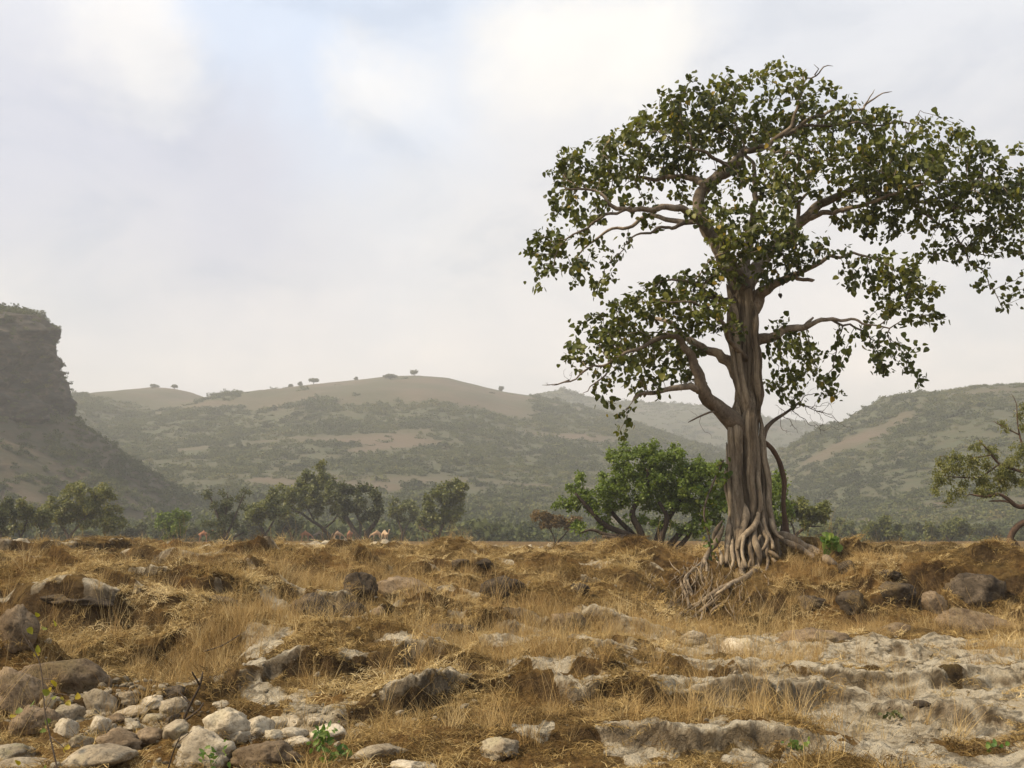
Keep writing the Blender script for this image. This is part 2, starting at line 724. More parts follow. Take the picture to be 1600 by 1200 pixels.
def scarp(pts, h, w=0.12, Lb=2.0, fade=0.5, rough=0.25):
    xs = np.array([pl_x(p, d) for p, d in pts])
    ys = np.array([d for p, d in pts], float)
    SCARPS.append((xs, ys, h, w, Lb, fade, rough))


scarp([(540, 8.45), (640, 8.75), (760, 9.15), (900, 8.7), (1060, 8.5), (1190, 8.8), (1270, 9.0)], .25, .14, 1.1, .9)
scarp([(330, 8.9), (450, 9.5), (560, 9.9), (660, 10.0), (740, 9.6)], .20, .16, 1.5, .4)
scarp([(480, 11.9), (580, 12.3), (720, 12.5), (860, 12.3)], .17, .14, 1.5, .6)
scarp([(690, 18.9), (800, 18.4), (900, 18.5), (1000, 18.3), (1070, 17.6)], .16, .2, 6, .8)
scarp([(1050, 17.0), (1150, 16.8), (1250, 17.0), (1400, 17.1), (1500, 17.3), (1750, 17.6)], .12, .22, 8, .8)
scarp([(1180, 16.0), (1300, 15.9), (1450, 16.0), (1600, 16.1), (1800, 16.2)], .07, .15, 3, .5)
scarp([(-260, 23.5), (-120, 23), (0, 23), (120, 23.5), (250, 25.5)], .36, .2, 5, 1.2)
scarp([(-40, 29), (100, 30), (220, 31), (300, 32)], .26, .25, 6, 1.5)
scarp([(40, 16.2), (120, 16.0), (200, 16.6)], .34, .16, 2.2, .4)
scarp([(260, 17), (330, 16.8), (390, 17.2)], .26, .15, 2.2, .4)
scarp([(-50, 11.9), (60, 11.7), (190, 11.5), (330, 11.9)], .32, .35, 2.4, .6)
scarp([(800, 7.35), (950, 7.5), (1100, 7.25), (1270, 7.35)], .13, .10, 1.2, .3)
scarp([(1240, 8.5), (1330, 8.75), (1450, 8.5), (1600, 8.4), (1750, 8.6)], .07, .16, 1.4, .3)
scarp([(1250, 9.9), (1380, 9.7), (1500, 9.9), (1750, 10.0)], .11, .12, 1.5, .3)
scarp([(1020, 11.9), (1150, 12.3), (1350, 12.0), (1480, 12.3), (1750, 12.4)], .07, .12, 1.5, .4)
scarp([(860, 10.4), (960, 10.7), (1080, 10.5), (1180, 10.8)], .10, .10, 1.0, .3)
scarp([(520, 28), (640, 29), (720, 30)], .14, .2, 4, 1)
scarp([(300, 36), (420, 38), (560, 38), (700, 40)], .12, .25, 6, 2)
scarp([(60, 42), (200, 44), (330, 43)], .14, .25, 6, 2)
scarp([(1380, 24), (1500, 24.5), (1700, 25)], .08, .2, 4, 1)

for pts, h in (([(-120, 14.2), (50, 14.0), (160, 14.5)], .26), ([(170, 20), (300, 19.5), (470, 20.2)], .30), ([(370, 24), (520, 23.4), (650, 24.6)], .34), ([(420, 32), (560, 31), (670, 33)], .34),
               ([(140, 27), (280, 26.3), (410, 27.6)], .32), ([(550, 20.6), (640, 20.0), (710, 20.6)], .26), ([(690, 26), (850, 25.3), (1010, 26.5)], .26), ([(410, 13.6), (540, 13.2), (650, 13.8)], .22),
               ([(650, 14.6), (760, 14.1), (910, 14.8)], .22), ([(230, 12.7), (330, 12.4), (430, 12.9)], .20), ([(1250, 21.6), (1400, 21.0), (1560, 21.6)], .16), ([(880, 13.2), (1000, 12.9), (1090, 13.3)], .17),
               ([(-200, 18.5), (-40, 18), (70, 18.6)], .34), ([(240, 23), (330, 22.6), (400, 23.2)], .26), ([(560, 11.2), (700, 11.5), (820, 11.2)], .15), ([(860, 16.2), (930, 16.0), (1010, 16.3)], .2),
               ([(60, 36), (200, 35), (330, 37)], .3), ([(700, 34), (820, 33), (960, 35)], .22), ([(300, 16.2), (420, 15.8), (470, 16.2)], .22), ([(590, 17.0), (680, 16.7), (760, 17.2)], .22)):
    scarp(pts, h * (.55 if pts[0][1] > 22 else .9), .09 + .004 * pts[0][1], 1.2 + .09 * pts[0][1], .5 + .02 * pts[0][1])

BUMPS = [  # px,row-free: (px, d, height, rx, ry)
    (490, 16.2, .42, .55, .5), (560, 17.2, .5, .42, .4), (890, 14.0, .34, .75, .5), (960, 15.4, .25, .8, .6),
    (700, 15.2, .18, .8, .6), (1205, 20.3, .13, .9, .8), (1222, 20.6, .10, .5, .6), (1262, 20.3, .16, .9, .7), (1145, 18.35, -.36, 1.15, .75),
    (1310, 20.0, .12, .7, .6), (1500, 17.9, .14, .75, .5), (1330, 18.2, .12, .9, .5), (1505, 20.5, .12, .7, .5),
    (150, 13.4, .20, 1.2, .8), (60, 12.8, .35, .7, .6), (380, 14.0, .22, 1.0, .8), (40, 9.7, .30, .45, .4), (110, 9.9, .22, .6, .35),
    (1060, 12.7, .12, .9, .5), (1200, 10.3, .08, .7, .4), (1050, 10.2, .10, .7, .3),
    (640, 11.0, .14, .6, .4), (520, 10.7, .14, .6, .4), (420, 11.3, .15, .7, .5),
    (235, 10.4, -.42, .95, .65), (300, 9.9, -.15, .6, .5), (150, 8.5, -.12, 1.2, .7), (450, 8.2, -.13, .7, .5),
    (1400, 10.8, -.14, .55, .4), (1060, 17.2, -.38, .32, .5), (905, 17.8, -.28, .22, .3),
    (1520, 8.0, -.10, .8, .5), (330, 7.3, .10, .6, .4), (700, 7.6, .08, .8, .4),
]


def terrain(x, y):
    x = np.asarray(x, float)
    y = np.asarray(y, float)
    yy = np.maximum(y, 0.5)
    u = x / np.maximum(yy, 3.0)
    # gentle wobble of the distance so that the long profiles do not read as straight lines
    wob = fbm2(x * 0.22 + 5, y * 0.16, 3) * np.clip(yy * 0.06, 0.0, 2.2)
    ye = np.clip(yy + wob * 0.55, 0.5, 400)

    def pr(P):
        return np.interp(ye, np.concatenate([[0, 4.5], P[0], [95, 130, 220]]), np.concatenate([[.10, .12], P[1], [.80, .90, .7]]))
    zl, zm, zr = pr(P_L), pr(P_M), pr(P_R)
    t1 = sstep(-.30, -.06, u)
    t2 = sstep(.08, .20, u)
    z = zl * (1 - t1) + zm * t1
    z = z * (1 - t2) + zr * t2
    near = 1 - sstep(60, 110, yy)
    # terraces: short risers that face the valley, treads that fall back
    per = np.where(yy < 14, 1.25, 1.25 + (yy - 14) * 0.16)
    ph = np.log(np.maximum(yy, 2)) * 7.5 + 1.5 * fbm2(x * .35, y * .30, 3) * np.clip(6 / np.maximum(yy, 6) + .35, 0, 1.2)
    fr = ph - np.floor(ph)
    saw = sstep(0, .10, fr) * (1 - sstep(.10, 1.0, fr))
    patch = sstep(-.45, .3, perlin2(x * .30 + 40, y * .22 + 7))
    amp = np.where(yy < 14, .15, .15 + np.clip(yy - 14, 0, 40) * .010)
    z = z + near * saw * patch * amp * (1 - .5 * t2 * (yy < 16))
    X_, Y_ = x, y
    for xs, ys, h, w, Lb, fade, rough in SCARPS:
        sel = (Y_ > ys.min() - 2.5) & (Y_ < ys.max() + 6 * Lb + 2) & (X_ > xs[0] - fade) & (X_ < xs[-1] + fade)
        if not sel.any():
            continue
        x, y = X_[sel], Y_[sel]
        yb = np.interp(x, xs, ys) + rough * w * 4 * fbm2(x * 2.1 / max(w * 6, 1), xs[0] + x * 0, 3)
        lat = sstep(xs[0] - fade, xs[0] + fade, x) * (1 - sstep(xs[-1] - fade, xs[-1] + fade, x))
        hh = h * lat * (0.8 + 0.45 * perlin2(x * 1.1 / max(w * 5, .8) + xs[0], x * 0 + 3.3))
        t = y - yb
        z[sel] += 1.35 * hh * sstep(-w, 0, t) * np.exp(-np.maximum(t, 0) / Lb)
    x, y = X_, Y_
    for px, d, h, rx, ry in BUMPS:
        cx = pl_x(px, d)
        dx = (x - cx) / rx
        dy = (y - d) / ry
        q = dx * dx + dy * dy
        q = q * (1 + .35 * perlin2(x * 1.7 / rx, y * 1.7 / rx))
        z = z + h * np.exp(-q * 1.2)
    # hummocks and lumps
    lump = fbm2(x * 1.3, y * 1.3, 4)
    z = z + near * (0.045 * lump * np.clip(yy / 9, .6, 2.2) + 0.030 * fbm2(x * 4.2 + 9, y * 4.2, 4, .6))
    hum = np.maximum(0, perlin2(x * .75 + 3, y * .6 + 11) - .12)
    z = z + near * sstep(9, 14, yy) * (1 - .8 * sstep(20, 34, yy)) * .11 * np.maximum(0, fbm2(x * .9 + 21, y * .8 + 2, 3) - .05) * (1 - .8 * t2 * (yy < 16))
    z = z + near * hum * np.clip(.17 + (yy - 12) * .012, .14, .36) * (1 - .85 * sstep(21, 38, yy)) * (1 - .7 * t2 * (yy < 15.5))
    z = z + (1 - sstep(18, 30, yy)) * (.013 * fbm2(x * 11 + 2, y * 11, 3, .6) - .016 * np.abs(fbm2(x * 6 + 70, y * 6, 2)))
    z = z - .15 * sstep(22, 34, yy) * near
    # plateau edge: the valley floor beyond lies lower
    far = sstep(60, 100, yy)
    z = z + far * .1 * fbm2(x * .05, y * .05, 2)
    z = np.where(y < 0.5, np.minimum(z, .12 + .02 * lump), z)
    return z


LIME_SPOTS = [  # px, d, rx(m), ry(m), strength: bare pale limestone
    (700, 10.3, .9, .3, .75), (820, 11.7, .8, .3, .7), (600, 11.6, .7, .25, .65), (1000, 9.6, .9, .35, .85), (1050, 13.0, 1.0, .5, .8), (960, 11.6, .8, .3, .75), (400, 9.4, .6, .3, .65), (480, 12.9, .6, .25, .55), (620, 13.2, .5, .2, .55), (1150, 10.4, .9, .4, .85), (900, 12.4, .7, .25, .7),
    (1480, 9.0, 2.6, 1.0, 1.2), (1300, 8.3, 1.0, .8, 1.0), (1500, 11.4, 2.8, 1.3, 1.05), (1250, 12.2, 1.7, 1.1, .95), (1190, 13.6, 1.1, 1.1, .9), (1400, 13.6, 1.6, .8, .8),
    (1450, 7.1, 1.3, .4, .7), (1090, 7.35, .75, .13, 1.0), (950, 9.4, 1.1, .25, .75), (1180, 9.2, 1.0, .3, .7), (900, 10.9, 1.0, .35, .65),
    (520, 8.5, .38, .42, 1.0), (470, 9.0, .5, .25, .55), (430, 10.6, .30, .42, .85), (560, 12.4, .45, .25, .7), (850, 9.3, .5, .16, .7),
    (720, 11.0, .5, .18, .8), (640, 10.1, .6, .14, .6), (700, 9.25, .6, .10, .6), (840, 12.2, .6, .3, .5), (980, 12.8, .8, .35, .5), (1090, 11.8, .8, .4, .6),
    (330, 8.0, .6, .35, .5), (1340, 33, 2.2, 1.6, 1.3), (80, 24.2, 1.2, .5, .6), (790, 50, 5, 5, .6), (850, 60, 6, 5, .6), (420, 27, 1.5, .7, .6), (1180, 14.8, .7, .4, .6),
    (950, 7.2, .3, .3, .5), (1240, 7.0, .5, .25, .6),
]


def lime_mask(x, y):
    m = np.zeros_like(x)
    wx = x + .35 * fbm2(x * 1.1, y * 1.1, 3)
    wy = y + .30 * fbm2(x * 1.1 + 30, y * 1.1, 3)
    for px, d, rx, ry, s in LIME_SPOTS:
        q = ((wx - pl_x(px, d)) / rx) ** 2 + ((wy - d) / ry) ** 2
        m = np.maximum(m, s * np.exp(-(q ** 1.3) * .9))
    n = fbm2(x * 2.3 + 80, y * 2.3, 4)
    gen = sstep(.45, .9, fbm2(x * .9 + 50, y * .9 + 20, 4)) * .55 * (y < 14.5)
    lipn = sstep(-.25, .25, fbm2(x * 1.6 + 11, y * .6, 3))
    for xs, ys, h, w, Lb, fade, rough in SCARPS:
        if ys.mean() > 25 or (ys.mean() > 15 and xs.mean() > 2.2):
            continue
        yb = np.interp(x, xs, ys) + rough * w * 4 * fbm2(x * 2.1 / max(w * 6, 1), xs[0] + x * 0, 3)
        lat = sstep(xs[0] - fade, xs[0] + fade, x) * (1 - sstep(xs[-1] - fade, xs[-1] + fade, x))
        wl = .10 + .010 * ys.mean()
        m = np.maximum(m, (.8 if ys.mean() < 14.5 else .55) * lat * lipn * np.exp(-((y - yb - .4 * wl) / wl) ** 2))
    return np.clip(sstep(.27, .52, np.maximum(m, gen) + .22 * n * (m > .05)), 0, 1)


# polar sheet: fine in front where detail shows, coarse elsewhere, reaching past the hills
th_f = np.radians(np.linspace(-36, 36, 620))
th_b = np.radians(np.linspace(36, 324, 72)[1:-1])
TH = np.concatenate([th_f, th_b])
rad = np.concatenate([np.linspace(.4, 5.0, 8, endpoint=False), 5.0 * np.exp(np.linspace(0, math.log(70 / 5.0), 700)), np.geomspace(75, 1900, 34)])
RR_, TT_ = np.meshgrid(rad, TH, indexing='ij')
gx = RR_ * np.sin(TT_)
gy = RR_ * np.cos(TT_)
gz = terrain(gx.ravel(), gy.ravel()).reshape(gx.shape)
nr, ntn = gx.shape
V = np.stack([gx, gy, gz], -1).reshape(-1, 3)
i = np.arange(nr - 1)[:, None] * ntn
j = np.arange(ntn)[None, :]
j2 = (j + 1) % ntn
Q = np.stack([i + j, i + ntn + j, i + ntn + j2, i + j2], -1).reshape(-1, 4)
V = np.concatenate([V, [[0, 0, gz[0].mean()]]])
cT = np.stack([np.full(ntn, len(V) - 1), np.arange(ntn), (np.arange(ntn) + 1) % ntn], 1)
LM = np.concatenate([lime_mask(gx.ravel(), gy.ravel()), [0]])
# steepness -> bare dark earth on the risers, with their shade put into its colour
gzx = np.gradient(gz, axis=0) / np.gradient(RR_, axis=0)
ST = np.concatenate([sstep(.55, 1.3, np.abs(gzx)).ravel(), [0]])

M_GROUND, nt, b = mat('ground')
tcn = N(nt, 'ShaderNodeTexCoord')
OB = tcn.outputs['Object']
nA = N(nt, 'ShaderNodeTexNoise', inp={'Scale': 0.9, 'Detail': 6.0, 'Roughness': 0.6})
nB = N(nt, 'ShaderNodeTexNoise', inp={'Scale': 9.0, 'Detail': 6.0, 'Roughness': 0.7})
nC = N(nt, 'ShaderNodeTexNoise', inp={'Scale': 46.0, 'Detail': 4.0, 'Roughness': 0.75})
nD = N(nt, 'ShaderNodeTexNoise', inp={'Scale': 3.2, 'Detail': 8.0, 'Roughness': 0.68, 'Distortion': 0.6})
vo = N(nt, 'ShaderNodeTexVoronoi', inp={'Scale': 16.0, 'Randomness': 1.0})
for n in (nA, nB, nC, nD, vo):
    nt.links.new(OB, n.inputs['Vector'])
thatch = ramp(nt, [(0.28, (0.085, 0.055, 0.024)), (0.46, (0.21, 0.143, 0.060)), (0.60, (0.32, 0.225, 0.098)), (0.78, (0.44, 0.33, 0.16))], nB.outputs[0])
thatch2 = mixc(nt, math_n(nt, 'MULTIPLY', nC.outputs[0], 0.75), thatch.outputs[0], (0.10, 0.055, 0.022))
warm = ramp(nt, [(0.35, (0.80, 0.84, 0.78)), (0.65, (1.18, 1.02, 0.80))], nA.outputs[0])
grassc = mixc(nt, 1.0, thatch2, warm.outputs[0], 'MULTIPLY')
limec = ramp(nt, [(0.26, (0.24, 0.185, 0.115)), (0.38, (0.46, 0.385, 0.265)), (0.50, (0.65, 0.565, 0.41)), (0.70, (0.76, 0.69, 0.54))], nD.outputs[0])
limec2 = mixc(nt, ramp(nt, [(0.32, 0.6), (0.44, 0.0)], nC.outputs[0]).outputs[0], limec.outputs[0], (0.24, 0.185, 0.115))
earth = ramp(nt, [(0.33, (0.022, 0.015, 0.010)), (0.5, (0.065, 0.043, 0.026)), (0.66, (0.15, 0.10, 0.055))], mixc(nt, .5, nB.outputs[0], nC.outputs[0]))
lm = attr_node(nt, 'lime')
st = attr_node(nt, 'steep')
lsum = math_n(nt, 'ADD', math_n(nt, 'MULTIPLY', lm.outputs['Fac'], 1.15), math_n(nt, 'ADD', math_n(nt, 'MULTIPLY', nB.outputs[0], 0.9), math_n(nt, 'MULTIPLY', nC.outputs[0], 0.7)))
lmn = ramp(nt, [(0.0, 0.0), (0.62, 0.0), (0.74, 1.0)], math_n(nt, 'MULTIPLY', lsum, 0.5)).outputs[0]
g1 = mixc(nt, math_n(nt, 'MULTIPLY', st.outputs['Fac'], 0.7), grassc, earth.outputs[0])  # risers take the soil colour, with painted shade in it
lmn = math_n(nt, 'MULTIPLY', lmn, math_n(nt, 'SUBTRACT', 1.0, math_n(nt, 'MULTIPLY', st.outputs['Fac'], 0.72)))
limst = mixc(nt, math_n(nt, 'MULTIPLY', st.outputs['Fac'], 0.22), limec2, (0.11, 0.088, 0.062))
wv = N(nt, 'ShaderNodeVectorMath', operation='ADD')
nt.links.new(OB, wv.inputs[0])
wv2 = N(nt, 'ShaderNodeVectorMath', operation='SCALE')
nt.links.new(nD.outputs['Color'], wv2.inputs[0])
wv2.inputs['Scale'].default_value = 0.55
nt.links.new(wv2.outputs[0], wv.inputs[1])
vcr = N(nt, 'ShaderNodeTexVoronoi', feature='DISTANCE_TO_EDGE', inp={'Scale': 2.6})
nt.links.new(wv.outputs[0], vcr.inputs['Vector'])
crk = ramp(nt, [(0.0, 1.0), (0.035, 0.55), (0.08, 0.0)], vcr.outputs['Distance']).outputs[0]
limst = mixc(nt, math_n(nt, 'MULTIPLY', crk, .5), limst, (0.10, 0.072, 0.042))
g2 = mixc(nt, lmn, g1, limst)
nt.links.new(g2, b.inputs['Base Color'])
h1 = math_n(nt, 'MULTIPLY', nB.outputs[0], 0.8)
h2 = math_n(nt, 'MULTIPLY_ADD', nC.outputs[0], 0.5)
nt.links.new(h1, nt.nodes[-1].inputs[2])
h3 = math_n(nt, 'SUBTRACT', math_n(nt, 'ADD', h2, nD.outputs[0]), math_n(nt, 'MULTIPLY', crk, .5))
bump(nt, b, h3, 1.0, 0.16)
b.inputs['Specular IOR Level'].default_value = 0.08
ground_me = make_mesh('ground', V, [Q, cT], [M_GROUND], True, {'lime': LM, 'steep': ST})
obj('ground', ground_me, kind='structure')


def gh(x, y):
    return float(terrain(np.array([x]), np.array([y]))[0])


# ray against terrain, tabulated march
_ds = np.concatenate([np.arange(4.5, 40, .25), np.arange(40, 320, 2.0)])


def hit(px, row):
    p1 = pix(px, row, 1.0)
    x = p1.x * _ds
    z = ZC + (p1.z - ZC) * _ds
    g = terrain(x, _ds)
    w = np.where(z < g)[0]
    if len(w) == 0:
        return None
    k = w[0]
    if k == 0:
        d = float(_ds[0])
    else:
        f = np.linspace(_ds[k - 1], _ds[k], 12)
        gg = terrain(p1.x * f, f)
        d = float(f[np.argmax(ZC + (p1.z - ZC) * f < gg)])
    return Vector((p1.x * d, d, gh(p1.x * d, d)))

# ------------------------------------------------------------------ scattering of uncountable growth
def scatter(name, pts, rot, scl, vi, tint, sources, kind='stuff', label=None, cat=None):
    """one object whose points carry instances of the meshes in `sources` (which are never in the scene themselves)"""
    pts = np.asarray(pts, float)
    me = make_mesh(name, pts, [], (), False, {'rot': rot, 'scl': scl, 'tint': tint})
    me.attributes.new('vi', 'INT', 'POINT').data.foreach_set('value', np.asarray(vi, dtype=np.int32))
    o = obj(name, me, kind=kind, label=label, cat=cat)
    c = bpy.data.collections.new(name + '_kinds')
    for s in sources:
        c.objects.link(s)
    g = bpy.data.node_groups.new(name, 'GeometryNodeTree')
    g.interface.new_socket('Geometry', in_out='INPUT', socket_type='NodeSocketGeometry')
    g.interface.new_socket('Geometry', in_out='OUTPUT', socket_type='NodeSocketGeometry')
    gi = g.nodes.new('NodeGroupInput')
    go = g.nodes.new('NodeGroupOutput')
    ip = g.nodes.new('GeometryNodeInstanceOnPoints')
    ci = g.nodes.new('GeometryNodeCollectionInfo')
    ci.inputs[0].default_value = c
    ci.inputs['Separate Children'].default_value = True
    ci.inputs['Reset Children'].default_value = True
    ip.inputs['Pick Instance'].default_value = True

    def na(t, nm):
        n = g.nodes.new('GeometryNodeInputNamedAttribute')
        n.data_type = t
        n.inputs['Name'].default_value = nm
        return n.outputs['Attribute']
    g.links.new(gi.outputs[0], ip.inputs['Points'])
    g.links.new(ci.outputs[0], ip.inputs['Instance'])
    g.links.new(na('INT', 'vi'), ip.inputs['Instance Index'])
    g.links.new(na('FLOAT_VECTOR', 'rot'), ip.inputs['Rotation'])
    g.links.new(na('FLOAT_VECTOR', 'scl'), ip.inputs['Scale'])
    g.links.new(ip.outputs[0], go.inputs[0])
    md = o.modifiers.new('scatter', 'NODES')
    md.node_group = g
    return o


def source(name, mesh):
    return bpy.data.objects.new(name, mesh)


def inst_leaf_mat(name, cols, transl=0.2, spread=0.35):
    m, nt, b = mat(name)
    ai = attr_node(nt, 'tint', 'INSTANCER')
    ag = attr_node(nt, 'shadeless', 'GEOMETRY')
    f = math_n(nt, 'MULTIPLY_ADD', ag.outputs['Fac'], spread)
    nt.links.new(ai.outputs['Fac'], nt.nodes[-1].inputs[2])
    f2 = math_n(nt, 'SUBTRACT', f, spread * .5)
    r = ramp(nt, cols, f2)
    nt.links.new(r.outputs[0], b.inputs['Base Color'])
    b.inputs['Specular IOR Level'].default_value = 0.15
    b.inputs['Roughness'].default_value = 0.7
    t = nt.nodes.new('ShaderNodeBsdfTranslucent')
    nt.links.new(r.outputs[0], t.inputs[0])
    ms = nt.nodes.new('ShaderNodeMixShader')
    ms.inputs[0].default_value = transl
    nt.links.new(b.outputs[0], ms.inputs[1])
    nt.links.new(t.outputs[0], ms.inputs[2])
    nt.links.new(ms.outputs[0], nt.nodes['Material Output'].inputs[0])
    return m


M_SHRUB = inst_leaf_mat('hill_shrub', [(0.0, (0.042, 0.054, 0.018)), (0.35, (0.080, 0.096, 0.030)), (0.7, (0.125, 0.132, 0.044)), (1.0, (0.17, 0.15, 0.06))])


def shrub_mesh(name, n, squash, leaf, m):
    a = Acc()
    lobes = rng.normal(size=(6, 3)) * np.array([.5, .5, .18]) + np.array([0, 0, .42 * squash])
    lr = rng.uniform(.32, .58, 6)
    k = rng.integers(0, 6, n)
    q = rng.normal(size=(n, 3))
    q /= np.linalg.norm(q, axis=1)[:, None]
    pos = lobes[k] + q * (lr[k] * rng.uniform(.7, 1.05, n))[:, None] * np.array([1, 1, squash])
    pos[:, 2] = np.abs(pos[:, 2])
    yd = q * .5 + rng.normal(size=(n, 3))
    nn = q + rng.normal(size=(n, 3)) * .5
    scatter_leaves(a, pos, yd, nn, rng.uniform(.7, 1.4, n) * leaf, rng.random(n), BLADE_V * np.array([3.4, 1, 1]), BLADE_Q, None)
    return source(name, a.mesh(name, [m], False, attr='shadeless'))


SHRUBS = [shrub_mesh('shrub_kind', 190, s, .24, M_SHRUB) for s in (.6, .75, .9, .65, .8)]


def hill_mat(name, grass, green, red):
    m, nt, b = mat(name)
    tcn = N(nt, 'ShaderNodeTexCoord')
    mpn = N(nt, 'ShaderNodeMapping')
    mpn.inputs['Scale'].default_value = (1, 1, 2.0)
    nt.links.new(tcn.outputs['Object'], mpn.inputs[0])
    n1 = N(nt, 'ShaderNodeTexNoise', inp={'Scale': 0.018, 'Detail': 6.0, 'Roughness': 0.6})
    n2 = N(nt, 'ShaderNodeTexNoise', inp={'Scale': 0.12, 'Detail': 6.0, 'Roughness': 0.65})
    for n in (n1, n2):
        nt.links.new(mpn.outputs[0], n.inputs[0])
    bald = attr_node(nt, 'bald')
    f = ramp(nt, [(0.40, 0.0), (0.58, 1.0)], n2.outputs[0])
    cA = mixc(nt, f.outputs[0], green, grass)
    cB = mixc(nt, ramp(nt, [(0.42, 0.0), (0.6, 1.0)], n1.outputs[0]).outputs[0], grass, red)
    cC = mixc(nt, bald.outputs['Fac'], cA, cB)
    nt.links.new(cC, b.inputs['Base Color'])
    bump(nt, b, n2.outputs[0], 0.5, 2.5)
    return m


M_HILL = hill_mat('hill_slope', (0.070, 0.066, 0.034), (0.056, 0.064, 0.029), (0.105, 0.080, 0.051))
M_TALUS = hill_mat('talus_slope', (0.078, 0.060, 0.036), (0.05, 0.047, 0.024), (0.10, 0.073, 0.045))


def bald_fn(x, y, s=1.0):
    """grassy clearings: streaks along the contour"""
    return sstep(.38, .60, fbm2(x * .010 * s + 4, y * .022 * s + 9, 4) + .0)


def make_hill(name, crest, d0, d1, back, px0, px1, nshrub, smin, smax, dome=None, gul=.07, power=1.1, extra_bald=None, seed=0):
    cp = np.array([c[0] for c in crest], float)
    cr = np.array([ZC + d1 * (838 - c[1]) / F_PX * 1.0 for c in crest])
    x0, x1 = pl_x(px0, d1), pl_x(px1, d1)

    def H(x, y):
        pxx = 800 + x / d1 * F_PX
        top = np.interp(pxx, cp, cr) + 0.25 * fbm2(x * .03 + seed, x * 0, 3)
        t = (y - d0 + 25 * perlin2(x * .006 + seed, x * 0)) / (d1 - d0)
        up = np.sin(np.clip(t, 0, 1) * np.pi / 2) ** power * np.minimum(y / d1, 1)
        dn = np.exp(-np.maximum(t - 1, 0) * 1.2)
        g = fbm2(x * .012 + seed, y * .007, 4) * np.clip(t, 0, 1) * np.clip(1.02 - t, 0, 1) * 3.0
        return -1.0 + (top + 1.0) * (up * dn) * (1 + gul * g) + .004 * (y - d0) * (t < 0)

    def bald(x, y):
        t = (y - d0) / (d1 - d0)
        pxx = 800 + x / y * F_PX
        bb = bald_fn(x + seed * 11, y)
        if dome is not None:
            w = 0
            for a0, a1, tt in dome:
                edge = tt + .035 * fbm2(x * .03 + seed, y * .02, 3)
                w = np.maximum(w, sstep(a0 - 15, a0 + 15, pxx) * (1 - sstep(a1 - 15, a1 + 15, pxx)) * sstep(edge - .015, edge + .015, t))
            bb = np.maximum(bb, w)
            return bb, w
        return bb, np.zeros_like(bb)
    nx, ny = 190, 130
    gx = np.linspace(x0, x1, nx)
    gy = np.linspace(d0 - 10, d1 + back, ny)
    X, Y = np.meshgrid(gx, gy, indexing='ij')
    Z = H(X, Y)
    B, _ = bald(X, Y)
    V = np.stack([X, Y, Z], -1).reshape(-1, 3)
    i = np.arange(nx - 1)[:, None] * ny
    j = np.arange(ny - 1)[None]
    Q = np.stack([i + j, i + ny + j, i + ny + j + 1, i + j + 1], -1).reshape(-1, 4)
    obj(name, make_mesh(name, V, [Q], [M_HILL], True, {'bald': B.ravel()}), kind='structure')
    # shrubs
    n = nshrub * 3
    xs = rng.uniform(x0, x1, n)
    ys = rng.uniform(d0 - 5, d1 + back * .15, n)
    bb, dm = bald(xs, ys)
    prob = np.clip(.55 + .9 * fbm2(xs * .03 + 7, ys * .03, 3), .22, 1) * (1 - .93 * bb) * (1 - .955 * (dm > .4))
    keep = rng.random(n) < prob
    xs, ys = xs[keep][:nshrub], ys[keep][:nshrub]
    zs = H(xs, ys)
    n = len(xs)
    sc = rng.uniform(smin, smax, n) * np.where(rng.random(n) < .12, 1.5, 1)
    rot = np.stack([rng.normal(size=n) * .1, rng.normal(size=n) * .1, rng.uniform(0, 6.28, n)], 1)
    scl = np.stack([sc, sc, sc * rng.uniform(.55, 1.0, n)], 1)
    tint = np.clip(.38 + .33 * fbm2(xs * .02, ys * .02 + 5, 3) + rng.normal(size=n) * .16, 0, 1)
    scatter('hill_scrub', np.stack([xs, ys, zs - .25 * sc], 1), rot, scl, rng.integers(0, len(SHRUBS), n), tint,
            [source('shrub_kind', s.data) for s in SHRUBS])
    return H


H_MAIN = make_hill('hill', [(-500, 650), (0, 645), (100, 634), (140, 629), (175, 615), (215, 607), (240, 604), (270, 606), (300, 612), (320, 620), (345, 626), (370, 625), (400, 614), (450, 604),
                            (500, 598), (550, 593), (600, 588), (650, 586), (700, 590), (740, 600), (790, 613), (830, 619), (860, 629), (900, 636), (960, 655), (1020, 675), (1100, 705), (1200, 745), (1350, 800), (1500, 830)],
                   230, 780, 420, -450, 1350, 34000, 1.2, 3.0, dome=[(130, 322, .74), (372, 830, .66)], seed=1)
H_FAR = make_hill('hill', [(700, 680), (800, 630), (840, 616), (880, 609), (905, 616), (940, 626), (1000, 629), (1060, 631), (1130, 641), (1200, 656), (1290, 667), (1400, 690), (1600, 720)],
                  600, 1280, 250, 650, 1650, 5000, 2.2, 5.0, seed=5)
H_RIGHT = make_hill('hill', [(1050, 830), (1130, 770), (1190, 722), (1240, 692), (1290, 668), (1325, 657), (1350, 640), (1390, 622), (1430, 614), (1480, 612), (1520, 606), (1560, 604), (1600, 602), (1750, 590), (2100, 585), (2400, 600)],
                    200, 520, 380, 1030, 2300, 14000, 1.1, 2.5, seed=9)

# ------------------------------------------------------------------ the butte at the left: talus slope and rock crag
BX, BY = pl_x(-150, 290), 290.0
BS = 290.0 / F_PX
slope_px = np.array([-150, -60, 0, 60, 112, 150, 180, 215, 240, 270, 300, 330, 352, 420], float)
slope_row = np.array([560, 575, 595, 625, 655, 684, 702, 730, 748, 766, 785, 809, 836, 850], float)
BD_ = math.hypot(BX, BY)
BA_ = math.atan2(-BX, BY)


def sil_r(px):
    return np.maximum(0.0, BD_ * np.sin(BA_ - np.arctan((800 - np.asarray(px, float)) / F_PX)))


slope_r = sil_r(slope_px)
slope_z = ZC + (838 - slope_row) * BS


